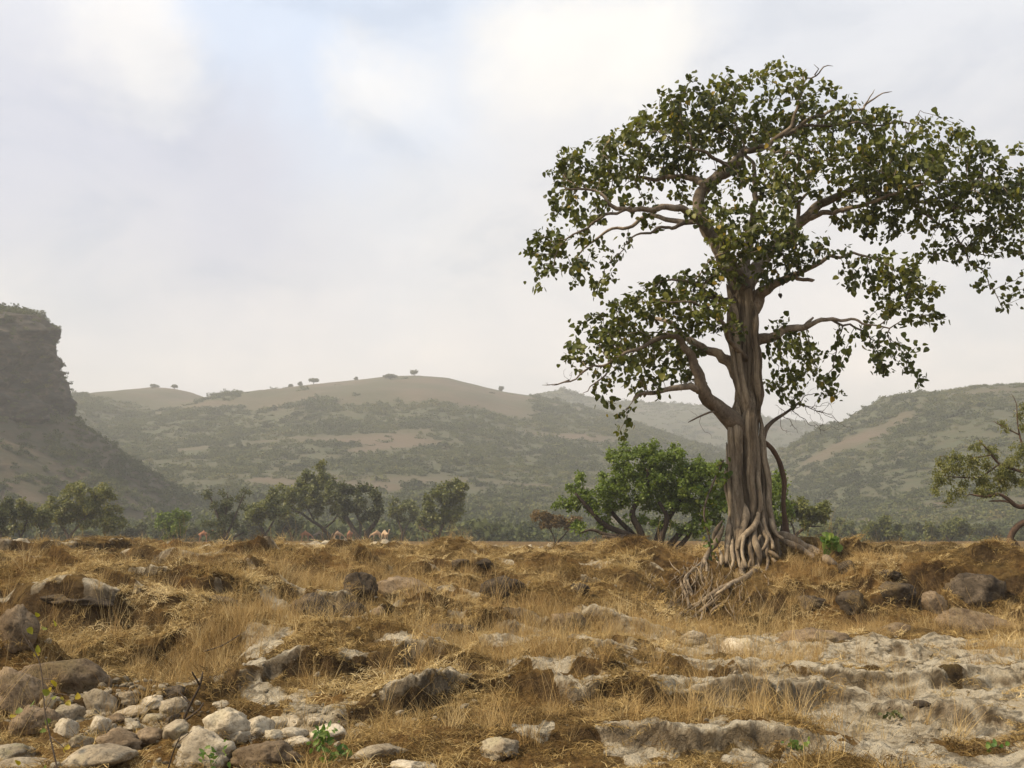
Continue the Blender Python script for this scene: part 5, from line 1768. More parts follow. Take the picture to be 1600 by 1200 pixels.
M_CAMEL_R = hide_mat('reddish_hide', (.20, .085, .042), (.30, .14, .07))
M_CAMEL_T = hide_mat('tan_hide', (.30, .19, .11), (.42, .28, .17))
M_CAMEL_D = hide_mat('dark_hide', (.035, .03, .026), (.07, .06, .05))
M_CAMEL_P = hide_mat('pale_hide', (.40, .28, .17), (.50, .37, .24))


def camel_mesh(graze, m):
    v = [((-.55, 0, 1.36), .30), ((-.05, 0, 1.40), .34), ((.42, 0, 1.34), .29), ((-.05, 0, 1.72), .19), ((-.05, 0, 1.92), .09)]
    e = [(0, 1), (1, 2), (1, 3), (3, 4)]
    neck = [((.78, 0, 1.16), .16), ((1.02, 0, .98), .115), ((1.24, 0, .72), .095), ((1.38, 0, .48), .10), ((1.56, 0, .28), .065)] if graze else \
        [((.76, 0, 1.20), .17), ((1.04, 0, 1.26), .12), ((1.20, 0, 1.62), .095), ((1.30, 0, 1.94), .105), ((1.58, 0, 1.86), .065)]
    last = 2
    for p in neck:
        v.append(p)
        e.append((last, len(v) - 1))
        last = len(v) - 1
    for s in (-1, 1):
        chain = [((.42, .17 * s, 1.0), .12), ((.44, .18 * s, .58), .065), ((.42, .18 * s, .12), .045), ((.48, .18 * s, .03), .07)]
        last = 2
        for p in chain:
            v.append(p)
            e.append((last, len(v) - 1))
            last = len(v) - 1
        chain = [((-.56, .17 * s, 1.02), .17), ((-.46, .18 * s, .80), .10), ((-.66, .18 * s, .52), .06), ((-.62, .18 * s, .12), .042), ((-.56, .18 * s, .03), .065)]
        last = 0
        for p in chain:
            v.append(p)
            e.append((last, len(v) - 1))
            last = len(v) - 1
    v += [((-.88, 0, 1.28), .05), ((-.95, 0, .92), .03)]
    e += [(0, len(v) - 2), (len(v) - 2, len(v) - 1)]
    me = bpy.data.meshes.new('camel')
    me.from_pydata([p for p, r in v], e, [])
    o = bpy.data.objects.new('camel', me)
    COL.objects.link(o)
    sm = o.modifiers.new('skin', 'SKIN')
    for k, (p, r) in enumerate(v):
        me.skin_vertices[0].data[k].radius = (r, r)
        me.skin_vertices[0].data[k].use_root = (k == 1)
    ss = o.modifiers.new('sub', 'SUBSURF')
    ss.levels = ss.render_levels = 1
    bpy.context.view_layer.update()
    me2 = bpy.data.meshes.new_from_object(o.evaluated_get(bpy.context.evaluated_depsgraph_get()))
    bpy.data.objects.remove(o)
    me2.materials.clear()
    me2.materials.append(m)
    me2.polygons.foreach_set('use_smooth', np.ones(len(me2.polygons), bool))
    # ears
    return me2


CG = camel_mesh(True, M_CAMEL_R)
CU = camel_mesh(False, M_CAMEL_R)
for px, d, rz, up, m, lab in ((477, 150, 0, 0, M_CAMEL_R, 'reddish brown camel grazing with lowered neck, left of the leaning trunk'),
                              (498, 156, 3.1, 0, M_CAMEL_D, 'dark grey camel standing right behind the first reddish camel'),
                              (527, 150, .4, 0, M_CAMEL_T, 'tan camel between the leaning trunk and the V-forked trunk'),
                              (546, 148, 1.35, 1, M_CAMEL_R, 'reddish camel seen from behind next to the V-forked trunk'),
                              (588, 152, 3.3, 0, M_CAMEL_T, 'brown camel in shade just right of the V-forked trunk'),
                              (601, 142, -.9, 1, M_CAMEL_P, 'pale sunlit camel with raised neck, rightmost of the herd'),
                              (318, 148, .1, 1, M_CAMEL_R, 'lone reddish camel with raised head left of the dark thorn tree')):
    me = (CU if up else CG).copy()
    me.materials.clear()
    me.materials.append(m)
    x = pix(px, 850, d).x
    o = obj('camel', me, None, lab, 'camel', 'camels grazing under the tree line', loc=(x, d, gh(x, d) - .02))
    o.rotation_euler.z = rz
    o.scale = (.88, .88, .88)

# ------------------------------------------------------------------ rocks and stones
def rock_mat(name, c0, c1, c2, lichen, sc=5.0, bstr=.7):
    m, nt, b = mat(name)
    tcn = N(nt, 'ShaderNodeTexCoord')
    oi = nt.nodes.new('ShaderNodeObjectInfo')
    va = N(nt, 'ShaderNodeVectorMath', operation='ADD')
    nt.links.new(tcn.outputs['Object'], va.inputs[0])
    cx = N(nt, 'ShaderNodeCombineXYZ')
    nt.links.new(math_n(nt, 'MULTIPLY', oi.outputs['Random'], 37.0), cx.inputs[0])
    nt.links.new(cx.outputs[0], va.inputs[1])
    n1 = N(nt, 'ShaderNodeTexNoise', inp={'Scale': sc, 'Detail': 8.0, 'Roughness': .68, 'Distortion': .4})
    n2 = N(nt, 'ShaderNodeTexNoise', inp={'Scale': sc * 7, 'Detail': 5.0, 'Roughness': .7})
    n3 = N(nt, 'ShaderNodeTexNoise', inp={'Scale': sc * .5, 'Detail': 5.0, 'Roughness': .6})
    for n in (n1, n2, n3):
        nt.links.new(va.outputs[0], n.inputs[0])
    r = ramp(nt, [(.30, c0), (.50, c1), (.70, c2)], n1.outputs[0])
    c = mixc(nt, ramp(nt, [(.52, 0.0), (.66, .75)], n3.outputs[0]).outputs[0], r.outputs[0], lichen)
    c = mixc(nt, ramp(nt, [(.36, .7), (.50, 0.0)], n2.outputs[0]).outputs[0], c, (c0[0] * .6, c0[1] * .6, c0[2] * .6))
    br = math_n(nt, 'MULTIPLY_ADD', oi.outputs['Random'], .4)
    nt.nodes[-1].inputs[2].default_value = .8
    c = mixc(nt, 1.0, c, br, 'MULTIPLY')
    nt.links.new(c, b.inputs['Base Color'])
    h = math_n(nt, 'ADD', n1.outputs[0], math_n(nt, 'MULTIPLY', n2.outputs[0], .4))
    bump(nt, b, h, bstr, .06)
    b.inputs['Specular IOR Level'].default_value = .1
    return m


M_ROCK = {
    'pale': rock_mat('pale_limestone', (.25, .205, .14), (.44, .38, .28), (.62, .555, .44), (.35, .30, .19)),
    'grey': rock_mat('grey_stone', (.16, .128, .088), (.31, .258, .18), (.46, .40, .30), (.24, .215, .12)),
    'brown': rock_mat('brown_tufa', (.09, .064, .040), (.19, .14, .088), (.33, .255, .17), (.17, .13, .062)),
    'dark': rock_mat('dark_tufa', (.028, .022, .016), (.068, .053, .037), (.15, .118, .084), (.12, .085, .04)),
}
import bmesh
_bm = bmesh.new()
bmesh.ops.create_icosphere(_bm, subdivisions=4, radius=1.0)
ICO_V = np.array([v.co[:] for v in _bm.verts])
ICO_F = np.array([[v.index for v in f.verts] for f in _bm.faces])
_bm.free()


def rock_verts(seed, ang, pit, layered=0.0):
    q = ICO_V
    r = 1 + .26 * fbm3(q * 1.1 + seed * 3.7, 3) + pit * 1.5 * (fbm3(q * 3.2 + seed, 3) - .5 * np.abs(fbm3(q * 2.4 + seed * 1.7, 3)))
    rg = np.random.default_rng(seed + 100)
    for k in range(int(5 + 4 * ang)):
        nrm = rg.normal(size=3)
        nrm /= np.linalg.norm(nrm)
        lim = rg.uniform(.62, .92) if ang > .3 else rg.uniform(.78, 1.0)
        dt = q @ nrm
        cut = np.where(dt > .05, lim / np.maximum(dt, .05), 9)
        r = np.where(cut < r, cut + (r - cut) * (.30 - .22 * min(ang, 1)), r)
    r = r + .5 * pit * fbm3(q * 8 + seed, 2)
    v = q * r[:, None]
    if layered:
        zq = v[:, 2] * 6 + .8 * fbm3(q * 1.6 + seed, 2)
        v[:, :2] *= (1 + layered * (np.abs((zq % 1) - .5) - .25))[:, None]
    return v


ROCKS = [  # px,row (centre), width px, height px, look, angularity, pitting, layered, group?, label
    (152, 1100, 62, 42, 'grey', .1, .03, 0, 1, 'large smooth round grey stone at the back of the rubble hollow'),
    (197, 1091, 44, 22, 'grey', .2, .05, 0, 1, 'flattish greenish grey stone right of the big round one'),
    (240, 1099, 38, 20, 'pale', .2, .03, 0, 1, 'whitish flat stone between the greenish stone and the dark one'),
    (268, 1107, 44, 28, 'grey', .3, .05, 0, 1, 'grey stone with a steep side just below the dark rock'),
    (275, 1083, 38, 24, 'dark', .7, .05, 0, 1, 'dark angular rock at the foot of the golden grass slope'),
    (285, 1098, 20, 16, 'pale', .3, .03, 0, 1, 'small whitish stone topping the grey stone under the dark rock'),
    (77, 1100, 28, 28, 'pale', .4, .04, 0, 1, 'pale upright stone behind the yellow leaves at left'),
    (105, 1114, 54, 28, 'grey', .5, .06, 0, 1, 'broad grey stone between the pale upright stone and the round one'),
    (139, 1118, 30, 16, 'pale', .3, .05, 0, 1, 'small pale stone tucked below the large round grey stone'),
    (212, 1113, 54, 20, 'grey', .4, .06, 0, 1, 'long low grey stone in the middle of the rubble hollow'),
    (156, 1135, 32, 30, 'pale', .3, .05, 0, 1, 'yellowish pale stone with dry grass at its foot'),
    (105, 1140, 36, 28, 'pale', .9, .04, 0, 1, 'angular pale stone with a sharp ridge in the left rubble'),
    (187, 1160, 62, 34, 'brown', .5, .08, 0, 1, 'large brownish pitted stone at the front of the rubble'),
    (234, 1151, 44, 28, 'brown', .8, .05, 0, 1, 'split brownish stone right of the large pitted one'),
    (272, 1143, 46, 30, 'grey', .5, .05, 0, 1, 'speckled grey stone leaning on the split brown stone'),
    (238, 1124, 36, 14, 'grey', .4, .05, 0, 1, 'thin flat stone near the dark slanting slab'),
    (268, 1127, 32, 18, 'dark', .8, .05, 0, 1, 'dark slanting slab resting on the speckled grey stone'),
    (210, 1137, 28, 16, 'pale', .6, .04, 0, 1, 'small pale stone above the split brown stone'),
    (182, 1124, 26, 16, 'brown', .5, .05, 0, 1, 'small brown stone below the right side of the round stone'),
    (128, 1160, 36, 24, 'grey', .5, .06, 0, 1, 'half buried grey stone left of the large brownish stone'),
    (52, 1132, 70, 44, 'brown', .3, .10, 0, 1, 'mossy brown boulder with grass over it left of the stone rubble'),
    (150, 1184, 124, 30, 'grey', .2, .04, 0, 0, 'long low grey slab lying along the front left edge'),
    (12, 1180, 70, 26, 'grey', .3, .05, 0, 0, 'pale grey slab at the bottom left corner'),
    (292, 1160, 40, 24, 'grey', .5, .07, 0, 1, 'grey stone above the big pitted limestone block'),
    (44, 1198, 90, 22, 'grey', .3, .06, 0, 0, 'low rough rock beneath the bottom left yellow leaves'),
    (402, 1139, 48, 32, 'pale', .35, .02, 0, 1, 'large pale egg-shaped boulder in the middle of the white stones'),
    (432, 1131, 32, 26, 'pale', .6, .02, 0, 1, 'blocky pale stone touching the egg-shaped boulder'),
    (462, 1129, 34, 18, 'pale', .4, .02, 0, 1, 'oblong pale stone at the back of the white stones'),
    (493, 1128, 24, 14, 'pale', .2, .02, 0, 1, 'small rounded pale stone at the right end of the white stones'),
    (458, 1145, 42, 17, 'pale', .3, .02, 0, 1, 'smooth flat pale stone in front of the oblong one'),
    (427, 1152, 26, 20, 'pale', .3, .03, 0, 1, 'small round whitish stone at the front of the white stones'),
    (460, 1161, 46, 18, 'pale', .4, .05, 0, 1, 'low pinkish pale stone beside the green weed'),
    (355, 1135, 66, 46, 'pale', .3, .04, 0, 1, 'big sloping pale boulder left of the egg-shaped boulder'),
    (371, 1151, 38, 24, 'pale', .3, .03, 0, 1, 'pale stone leaning on the foot of the big sloping boulder'),
    (318, 1149, 50, 20, 'pale', .5, .03, 0, 1, 'pinkish flat stone left of the big sloping boulder'),
    (347, 1103, 28, 14, 'pale', .3, .03, 0, 1, 'lone small pale stone at the foot of the grassy ledge'),
    (322, 1178, 96, 56, 'pale', .5, .13, .10, 0, 'big pitted limestone block with ragged grooves'),
    (410, 1186, 92, 42, 'brown', .5, .12, .12, 0, 'dark brown overhanging rock right of the pitted limestone block'),
    (510, 1148, 54, 26, 'pale', .3, .04, 0, 1, 'pale stone behind the green weed'),
    (585, 1179, 76, 24, 'grey', .3, .05, 0, 0, 'flat grey slab right of the green weed'),
    (634, 1196, 46, 14, 'pale', .3, .03, 0, 0, 'white stone top at the bottom edge, right of the flat grey slab'),
    (780, 1172, 54, 32, 'grey', .4, .12, 0, 0, 'dark pitted rock at the bottom centre'),
    (108, 1060, 124, 56, 'brown', .25, .06, 0, 0, 'big rounded brown boulder behind the rubble hollow'),
    (22, 1086, 74, 66, 'brown', .2, .10, 0, 0, 'rough conglomerate boulder at the left edge'),
    (26, 990, 70, 78, 'brown', .5, .10, .06, 0, 'tall dark outcrop at the left edge above the gully'),
    (560, 912, 54, 54, 'dark', .3, .08, 0, 0, 'dome of dark rock standing up in the middle grass'),
    (490, 945, 76, 46, 'dark', .3, .10, 0, 0, 'dark hollow-looking rock in a grassy mound left of the dome'),
    (552, 950, 42, 30, 'dark', .4, .08, 0, 0, 'small dark rock below the rock dome'),
    (642, 918, 106, 46, 'brown', .6, .06, .08, 0, 'broad grey slab with a dark right side, right of the rock dome'),
    (592, 961, 26, 22, 'brown', .4, .06, 0, 0, 'small brown stone in the grass below the rock dome'),
    (690, 981, 104, 26, 'dark', .5, .06, .10, 0, 'long dark flat slab in the centre grass'),
    (785, 914, 96, 44, 'dark', .5, .07, .08, 0, 'dark grey rock under the earth bank at centre'),
    (890, 972, 56, 38, 'brown', .4, .09, 0, 0, 'brown shaded rock inside the central grass mound'),
    (1082, 999, 48, 24, 'grey', .4, .12, 0, 0, 'pale pitted stone below the hanging fig roots'),
    (1160, 1005, 66, 34, 'pale', .9, .06, 0, 0, 'white pointed rock at the foot of the fig bank'),
    (1268, 994, 118, 30, 'brown', .6, .06, .08, 0, 'long grey slab at the foot of the bank right of the white pointed rock'),
    (1330, 940, 46, 46, 'dark', .5, .08, 0, 0, 'black-grey rock jutting from the bank right of the fig'),
    (1396, 928, 66, 34, 'dark', .6, .06, 0, 0, 'dark grey overhanging rock under the bank edge'),
    (1457, 941, 46, 40, 'brown', .7, .06, 0, 0, 'pale brown flat-faced rock in the bank left of the big dark one'),
    (1525, 926, 100, 58, 'dark', .3, .08, 0, 0, 'largest dark boulder of the right bank'),
    (1520, 972, 124, 50, 'brown', .5, .08, .16, 0, 'layered brown ledge rock below the largest dark boulder'),
    (1266, 941, 44, 26, 'dark', .4, .08, 0, 0, 'small dark rock in the orange grass below the fig'),
    (1322, 884, 38, 22, 'dark', .2, .05, 0, 0, 'rounded dark stone at the end of the long fig buttress root'),
    (1392, 981, 56, 24, 'brown', .4, .08, 0, 0, 'reddish brown rock low in the right bank'),
    (722, 876, 36, 20, 'dark', .4, .08, 0, 0, 'small dark knob on the bank left of centre'),
    (757, 882, 28, 16, 'dark', .4, .08, 0, 0, 'second small dark knob on the bank, right of the first'),
    (330, 938, 90, 18, 'dark', .4, .06, .1, 0, 'long dark ledge rock in the left grass'),
    (126, 938, 110, 26, 'dark', .4, .08, .1, 0, 'dark low ledge rock at left, below the black bank'),
    (1392, 897, 40, 14, 'dark', .4, .06, 0, 0, 'little dark flat rock on the right plateau'),
    (905, 919, 34, 24, 'dark', .6, .06, 0, 0, 'added dark lump standing in for the shade in the hole of the earth bank'),  # dark lump added to paint the hollow's shade
    (1440, 1100, 26, 10, 'dark', .4, .06, 0, 0, 'dark chip of rock on the white limestone slab'),
]
for k, (px, row, w, h, look, ang, pit, lay, grp, lab) in enumerate(ROCKS):
    hp = hit(px, min(row + h * .42, 1300))
    d = hp.y + w * .25 * hp.y / F_PX
    s = d / F_PX
    sm_ = .92 if grp else (.88 if row < 1020 else 1.0)
    rw, rh = w * s * .56 * sm_, h * s * .56 * sm_
    c0 = pix(px, row, d)
    floor = gh(c0.x, c0.y)
    zc_ = min(c0.z, floor + rh * (.75 if row > 1030 else .08))
    v = rock_verts(k, ang + (.35 if row < 1020 else .3), pit * 1.3, max(lay, .10 if row < 1020 else 0))
    dep = rw * (.85 if w < 90 else .65)
    v = v * np.array([rw, dep, rh * 1.12])
    if lab.startswith('dark slanting'):
        v = v @ np.array(Matrix.Rotation(.7, 3, 'Y'))
    elif k % 3 == 0:
        v = v @ np.array(Matrix.Rotation(.12 * (1 if k % 2 else -1), 3, 'Y'))
    obj('boulder' if w * s > .45 else 'stone', make_mesh('rock', v, [ICO_F], [M_ROCK[look]], True), None, lab, 'rock', 'pale stones in the rubble hollow' if grp else None, loc=(c0.x, d, zc_))

# rubble between the stones and far pale debris: past counting
RUB = []
for k in range(4):
    v = rock_verts(300 + k, .6, .06)
    bm_ = make_mesh('rubble_kind', v, [ICO_F], [M_ROCK['pale' if k % 2 else 'grey']], True)
    RUB.append(source('rubble_kind', bm_))
pts = []
scs = []
for px, d, rx, ry, n, s0, s1 in ((180, 8.6, 1.0, .8, 420, .012, .05), (420, 8.1, .9, .5, 260, .012, .045), (330, 7.2, .8, .5, 120, .01, .04), (1300, 9.0, 2.2, 1.8, 260, .006, .03), (1400, 12, 2.5, 1.2, 160, .01, .04),
                                 (820, 52, 5, 7, 260, .08, .28), (900, 46, 4, 4, 120, .06, .22), (1180, 15.2, 1.4, .6, 120, .015, .05), (640, 9.6, 2.2, .8, 120, .008, .03), (480, 30, 8, 6, 120, .04, .15), (1480, 40, 6, 6, 80, .06, .2)):
    x = pl_x(px, d) + rng.normal(size=n) * rx * .6
    y = d + rng.normal(size=n) * ry * .6
    pts.append(np.stack([x, y], 1))
    scs.append(np.exp(rng.uniform(math.log(s0), math.log(s1), n)))
p = np.concatenate(pts)
s_ = np.concatenate(scs)
n = len(p)
scatter('rubble', np.stack([p[:, 0], p[:, 1], terrain(p[:, 0], p[:, 1]) + s_ * .15], 1), rng.uniform(0, 6.28, (n, 3)) * np.array([.1, .1, 1]), np.stack([s_, s_ * .8, s_ * .6], 1), rng.integers(0, 4, n), rng.random(n), RUB)

# ------------------------------------------------------------------ dry grass
GR = [(0.0, (.075, .044, .015)), (.22, (.18, .114, .038)), (.44, (.34, .232, .084)), (.72, (.50, .37, .16)), (1.0, (.66, .53, .29))]
M_THATCH = inst_leaf_mat('dry_thatch', GR, .22, .5)
M_STRAW = inst_leaf_mat('dry_straw', [(0.0, (.22, .13, .045)), (.5, (.42, .29, .12)), (1.0, (.62, .49, .26))], .25, .4)


def tuft(name, nb, rad, l0, l1, el0, el1, droop, w, m, seg=3, head=False):
    a = Acc()
    for k in range(nb):
        az = rng.uniform(0, 6.28)
        el = rng.uniform(el0, el1)
        ln = rng.uniform(l0, l1)
        r0 = rad * math.sqrt(rng.random())
        a2 = rng.uniform(0, 6.28)
        p = np.array([r0 * math.cos(a2), r0 * math.sin(a2), -.02])
        dirv = np.array([math.cos(az) * math.cos(el), math.sin(az) * math.cos(el), math.sin(el)])
        sidev = np.cross(dirv, [0, 0, 1])
        sidev /= np.linalg.norm(sidev) + 1e-6
        sidev = sidev * math.cos(az * 3) + np.cross(sidev, dirv) * math.sin(az * 3)
        V = []
        curl = rng.normal(size=3) * .25
        for q in range(seg + 1):
            t = q / seg
            ww = w * (1 - t * .85) * .5 * (1.0 if not head or t < .7 else 2.0)
            V += [p - sidev * ww, p + sidev * ww]
            p = p + dirv * ln / seg
            dirv = dirv + np.array([0, 0, -droop]) / seg + curl / seg
            dirv /= np.linalg.norm(dirv)
        Q = [(2 * q, 2 * q + 1, 2 * q + 3, 2 * q + 2) for q in range(seg)]
        a.add(np.array(V), Q, None, rng.random())
    return source(name, a.mesh(name, [m], True, attr='shadeless'))


THATCH = [tuft('thatch_kind', 95, .15, .05, .15, .1, 1.2, 2.0, .0055, M_THATCH) for _ in range(4)] + [tuft('thatch_kind', 60, .10, .10, .24, .4, 1.4, 1.3, .005, M_THATCH) for _ in range(3)]
NT = len(THATCH)
STRAW = [tuft('straw_kind', 26, .08, .22, .48, .9, 1.5, .55, .0045, M_STRAW) for _ in range(3)] + [tuft('straw_kind', 9, .10, .5, .95, 1.1, 1.52, .5, .0045, M_STRAW, 5, True) for _ in range(3)]


def slope_of(x, y):
    e = .12
    zx = (terrain(x + e, y) - terrain(x - e, y)) / (2 * e)
    zy = (terrain(x, y + e) - terrain(x, y - e)) / (2 * e)
    return zx, zy


def sample_band(d0, d1, per):
    n = int((d1 * d1 - d0 * d0) * .66 * per)
    d = np.sqrt(rng.uniform(d0 * d0, d1 * d1, n))
    a = rng.uniform(-.66, .66, n)
    return d * np.sin(a), d * np.cos(a)


gx_, gy_, gs_ = [], [], []
for d0, d1, per, s in ((5, 9, 130, 0.85), (9, 14, 100, .95), (14, 22, 48, 1.1), (22, 36, 22, 1.35), (36, 75, 6.5, 1.7)):
    x, y = sample_band(d0, d1, per)
    gx_.append(x)
    gy_.append(y)
    gs_.append(np.full(len(x), s))
x, y, s = np.concatenate(gx_), np.concatenate(gy_), np.concatenate(gs_)
lm_ = lime_mask(x, y)
zx, zy = slope_of(x, y)
stp = np.hypot(zx, zy)
gap = sstep(-.55, .15, fbm2(x * 1.4 + 60, y * 1.4, 3))
rub = np.exp(-(((x - pl_x(190, 8.6)) / 1.05) ** 2 + ((y - 8.5) / .75) ** 2)) + np.exp(-(((x - pl_x(420, 8.1)) / .7) ** 2 + ((y - 8.1) / .45) ** 2))
rootz = np.maximum(np.exp(-(((x - pl_x(1130, 18.2)) / 1.45) ** 2 + ((y - 18.4) / 1.9) ** 2) ** 2), np.exp(-(((x - pl_x(1250, 20)) / 1.0) ** 2 + ((y - 19.9) / .9) ** 2) ** 2))
prob = (1 - .93 * rootz) * .88 * (1 - .95 * lm_ * (1 - .7 * sstep(.6, 1.3, stp))) * (.34 + .66 * gap) * (1 - .78 * sstep(.75, 1.5, stp)) * (1 - .85 * np.clip(rub, 0, 1))
k = rng.random(len(x)) < prob
x, y, s, zx, zy, stp = x[k], y[k], s[k], zx[k], zy[k], stp[k]
z = terrain(x, y)
n = len(x)
s = s * rng.uniform(.45, 1.5, n)
rot = np.stack([np.arctan(zy) * .8 + rng.normal(size=n) * .15, -np.arctan(zx) * .8 + rng.normal(size=n) * .15, rng.uniform(0, 6.28, n)], 1)
tone = .46 + .50 * fbm2(x * .55 + 4, y * .45, 4) + .12 * fbm2(x * 3, y * 3, 2)
tone = tone - .20 * sstep(.7, 1.5, stp) + rng.normal(size=n) * .15  # tufts on steep faces coloured darker to stand in for shade there
tallp = sstep(.22, .62, fbm2(x * .7 + 33, y * .6, 3)) * (1 - .7 * sstep(16, 30, y))
hgt = .55 + .5 * tallp
kind_ = np.where(rng.random(n) < .03 + .40 * tallp, rng.integers(4, NT, n), rng.integers(0, 4, n))
scatter('dry_grass', np.stack([x, y, z], 1), rot, np.stack([s, s, s * hgt], 1), kind_, np.clip(tone, 0, 1), THATCH)
print('grass tufts', n)

sx, sy, sk_ = [], [], []
for px, d, rx, ry, n, tall in ((1430, 15.4, 1.5, .35, 60, .7), (1590, 14.8, .7, .6, 45, .8), (1560, 12.3, .7, .5, 70, .25), (930, 11.9, 1.3, .5, 110, .4), (840, 12.3, .8, .4, 60, .5), (690, 12.8, 1.0, .6, 45, .4), (480, 14.5, 1.0, .8, 90, .3),
                               (640, 16, 1.2, .9, 60, .4), (345, 10.6, .55, .8, 190, .1), (420, 11.0, .6, .5, 70, .2), (1240, 15.6, .9, .3, 40, .5), (1100, 13.6, .8, .5, 60, .3), (1000, 12.6, .9, .5, 70, .3), (1360, 15.0, .9, .35, 70, .2), (1220, 11.3, .7, .35, 60, .15),
                               (700, 10.2, .7, .5, 16, .8), (720, 11.2, .5, .3, 10, .9), (860, 9.8, 1.2, .5, 60, .15), (600, 14, 2.5, 2, 120, .3), (300, 15, 2.5, 3, 120, .3), (900, 20, 4, 3, 120, .2), (1400, 22, 4, 3, 150, .2), (500, 24, 6, 5, 200, .15),
                               (800, 7.8, 2.0, .4, 60, .15), (1150, 8.0, 1.2, .3, 50, .2), (150, 11, 1.3, .8, 60, .3), (100, 8.2, .8, .8, 26, .2), (500, 10.5, 3, 2.5, 130, .05), (1000, 10, 3, 2, 110, .05), (200, 14, 3, 3, 130, .1), (800, 15.5, 4, 2.5, 160, .1), (1310, 17.2, 1.5, .6, 130, .12), (1200, 16.6, 1.0, .5, 60, .3)):
    sx.append(pl_x(px, d) + rng.normal(size=n) * rx * .6)
    sy.append(d + rng.normal(size=n) * ry * .6)
    sk_.append(np.where(rng.random(n) < tall, rng.integers(3, 6, n), rng.integers(0, 3, n)))
x, y = np.concatenate(sx), np.concatenate(sy)
kk = np.concatenate(sk_)
n = len(x)
s = rng.uniform(.45, 1.0, n) * np.where(rng.random(n) < .45, 1, .6)
scatter('straw_stalks', np.stack([x, y, terrain(x, y)], 1), np.stack([rng.normal(size=n) * .12, rng.normal(size=n) * .12, rng.uniform(0, 6.28, n)], 1), np.stack([s, s, s], 1), kk, np.clip(rng.normal(.5, .2, n), 0, 1), STRAW)

# ------------------------------------------------------------------ small plants, twigs and fallen wood
def plant(name, label, cat, d, stems, leaves, lm, bm, size, group=None, nrm=(0, -1, .5), width=1.0):
    base = pix(stems[0][0][0], stems[0][0][1], d)
    o = obj(name, None, None, label, cat, group, loc=base)
    a = Acc()
    for st in stems:
        pth = path_px([(p[0], p[1], p[2] if len(p) > 3 else 0, p[-1]) for p in st], d, .03)
        tube(a, pth[:, :3], pth[:, 3], 6, a=random.random(), lump=.1)
    obj('stem', a.mesh('stem', [bm], True, origin=base), o)
    if leaves:
        P = np.array([pix(l[0], l[1], d + random.uniform(-.04, .04))[:] for l in leaves])
        n = len(P)
        for q in range(n):
            a = Acc()
            scatter_leaves(a, P[q:q + 1], rng.normal(size=(1, 3)) + [0, 0, -.3], rng.normal(size=(1, 3)) * .5 + np.array(nrm), np.array([size * random.uniform(.7, 1.3)]), np.array([random.random()]), LEAF_V * np.array([width, 1, 1]))
            obj('leaf', a.mesh('leaf', [lm], True, origin=base), o)
    return o


d = hit(95, 1190).y - .3
plant('climbing_twig', 'thin upright twig with a few yellow and lime-green leaves at the lower left', 'plant', d,
      [[(95, 1230, 2.6), (88, 1195, 2.4), (78, 1150, 2.2), (70, 1110, 2), (66, 1060, 1.6), (60, 1030, 1.4), (45, 1000, 1)], [(70, 1110, 1.6), (88, 1085, 1.2), (120, 1090, .9)], [(78, 1150, 1.4), (100, 1168, 1.1)], [(66, 1060, 1.2), (85, 1062, .9)], [(60, 1030, 1), (36, 990, .9), (34, 960, .8)]],
      [(70, 980), (84, 972), (45, 980), (60, 1020), (52, 1022), (84, 1063), (77, 1085), (85, 1088), (100, 1092), (104, 1096), (122, 1093), (53, 1098), (98, 1169), (104, 1172), (76, 1122), (27, 1188), (70, 1196), (15, 1120), (30, 1115), (72, 1140), (80, 1078), (60, 964)],
      M_YELLOW, M_TWIG, .048)
d = hit(500, 1192).y - .05
lv = [(505 + random.gauss(0, 11), 1152 + random.gauss(0, 14)) for _ in range(46)] + [(532 + random.gauss(0, 9), 1180 + random.gauss(0, 8)) for _ in range(26)]
plant('green_weed', 'fresh green weed with ragged leaves growing out of the white stones', 'plant', d, [[(510, 1196, 1.6), (508, 1170, 1.4), (505, 1140, 1)], [(512, 1196, 1.5), (530, 1182, 1.2), (538, 1172, .8)], [(508, 1172, 1), (492, 1150, .7)]], lv, M_FRESH, M_FRESH, .05, width=.6)
d = hit(330, 1196).y - .25
lv = [(330 + random.gauss(0, 12), 1182 + random.gauss(0, 9)) for _ in range(30)]
plant('green_weed', 'small low green weed on the front of the pitted limestone block', 'plant', d, [[(330, 1204, 1.2), (328, 1185, 1), (312, 1172, .7)], [(330, 1200, 1), (342, 1182, .7)]], lv, M_FRESH, M_FRESH, .034, width=.6)
d = hit(1298, 868).y
lv = [(1297 + random.gauss(0, 7), 851 + random.gauss(0, 6)) for _ in range(46)]
plant('green_sapling', 'small bright green sapling on the plateau right of the fig buttress root', 'plant', d, [[(1297, 870, 2), (1296, 856, 1.5), (1300, 842, 1)], [(1297, 862, 1.2), (1290, 850, .8)]], lv, M_FRESH, M_TWIG, .13)
for px, row, n, lab in ((1398, 1118, 26, 'tiny dark green plant in the middle of the white limestone slab'), (1552, 1166, 18, 'tiny green plant in dry grass near the lower right corner'), (1243, 1165, 26, 'low yellowish green tuft at the lower right of centre')):
    hp = hit(px, row + 4)
    lv = [(px + random.gauss(0, 9), row - 2 + random.gauss(0, 3.2)) for _ in range(n)]
    plant('ground_plant', lab, 'plant', hp.y - .02, [[(px, row + 4, 1.2), (px + 1, row - 4, .8)], [(px, row + 3, 1), (px + 8, row - 2, .7)]], lv, M_DULL if 'dark' in lab else M_FRESH, M_TWIG, .035)


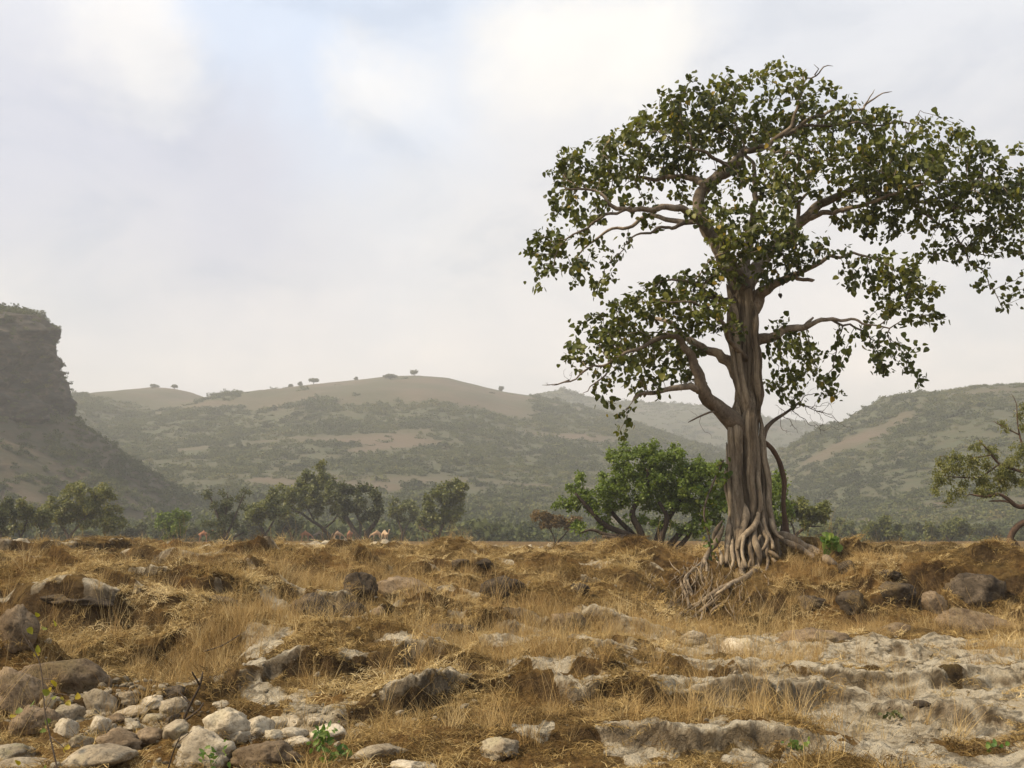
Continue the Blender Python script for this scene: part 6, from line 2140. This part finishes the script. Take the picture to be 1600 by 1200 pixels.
def deadwood(name, label, d, stems, m, cat='branch'):
    base = pix(stems[0][0][0], stems[0][0][1], d)
    a = Acc()
    for st in stems:
        pth = path_px([(p[0], p[1], p[2], p[3]) for p in st], d, .04 * max(1, d / 12))
        tube(a, pth[:, :3], pth[:, 3], 7, a=random.random(), lump=.2)
    return obj(name, a.mesh(name, [m], True, origin=base), None, label, cat, loc=base)


d = hit(290, 1128).y - .15
deadwood('dead_twig', 'dark forked dead twig standing up by the golden grass above the stones', d,
         [[(284, 1132, 0, 5), (298, 1100, 0, 4), (312, 1072, 0, 3.5), (317, 1050, 0, 2.4)], [(298, 1100, 0, 3), (280, 1082, .1, 2)], [(312, 1070, 0, 3), (300, 1050, -.1, 2.4)], [(286, 1128, 0, 4), (312, 1108, -.1, 3), (318, 1098, -.1, 2)]], M_DARKBARK)
d = hit(270, 1198).y - .15
deadwood('dead_twig', 'thin straight dead twig rising from the front of the pitted limestone block', d, [[(262, 1204, 0, 2.4), (272, 1172, 0, 2), (284, 1146, 0, 1.4)], [(278, 1160, 0, 1.2), (300, 1142, .05, .9)]], M_DARKBARK)
d = hit(350, 1022).y - .1
deadwood('dead_twig', 'long bent dead stick lying in the golden grass above the gully', d, [[(318, 1018, 0, 3), (338, 1012, 0, 2.6), (352, 1006, -.05, 2.2), (374, 992, -.05, 1.6)]], M_DARKBARK)
d = 25.0
zf = [hit(px, 884) for px in (1475, 1555)]
deadwood('fallen_branch', 'fallen arched branch lying on the plateau left of the gnarled tree', 26.0,
         [[(1462, 878, 0, 3), (1482, 873, 0, 5), (1500, 864, 0, 6), (1518, 859, 0, 7), (1532, 865, 0, 6), (1545, 874, 0, 5), (1558, 880, 0, 4)], [(1518, 859, 0, 4), (1530, 856, .1, 3)], [(1482, 873, 0, 3), (1468, 868, 0, 2)]], M_DARKBARK)
deadwood('dead_branches', 'tangle of bare dead branches on the ground under the bright green bush', 40.0,
         [[(905, 864, 0, 3), (935, 852, 0, 4), (962, 846, 0, 5), (985, 842, 0, 5)], [(935, 852, 0, 3), (930, 838, 0, 2)], [(950, 862, -.3, 3), (962, 846, -.2, 3), (978, 836, 0, 3)], [(920, 868, -.3, 2), (948, 858, -.3, 3), (990, 856, -.2, 4)]], M_DARKBARK)
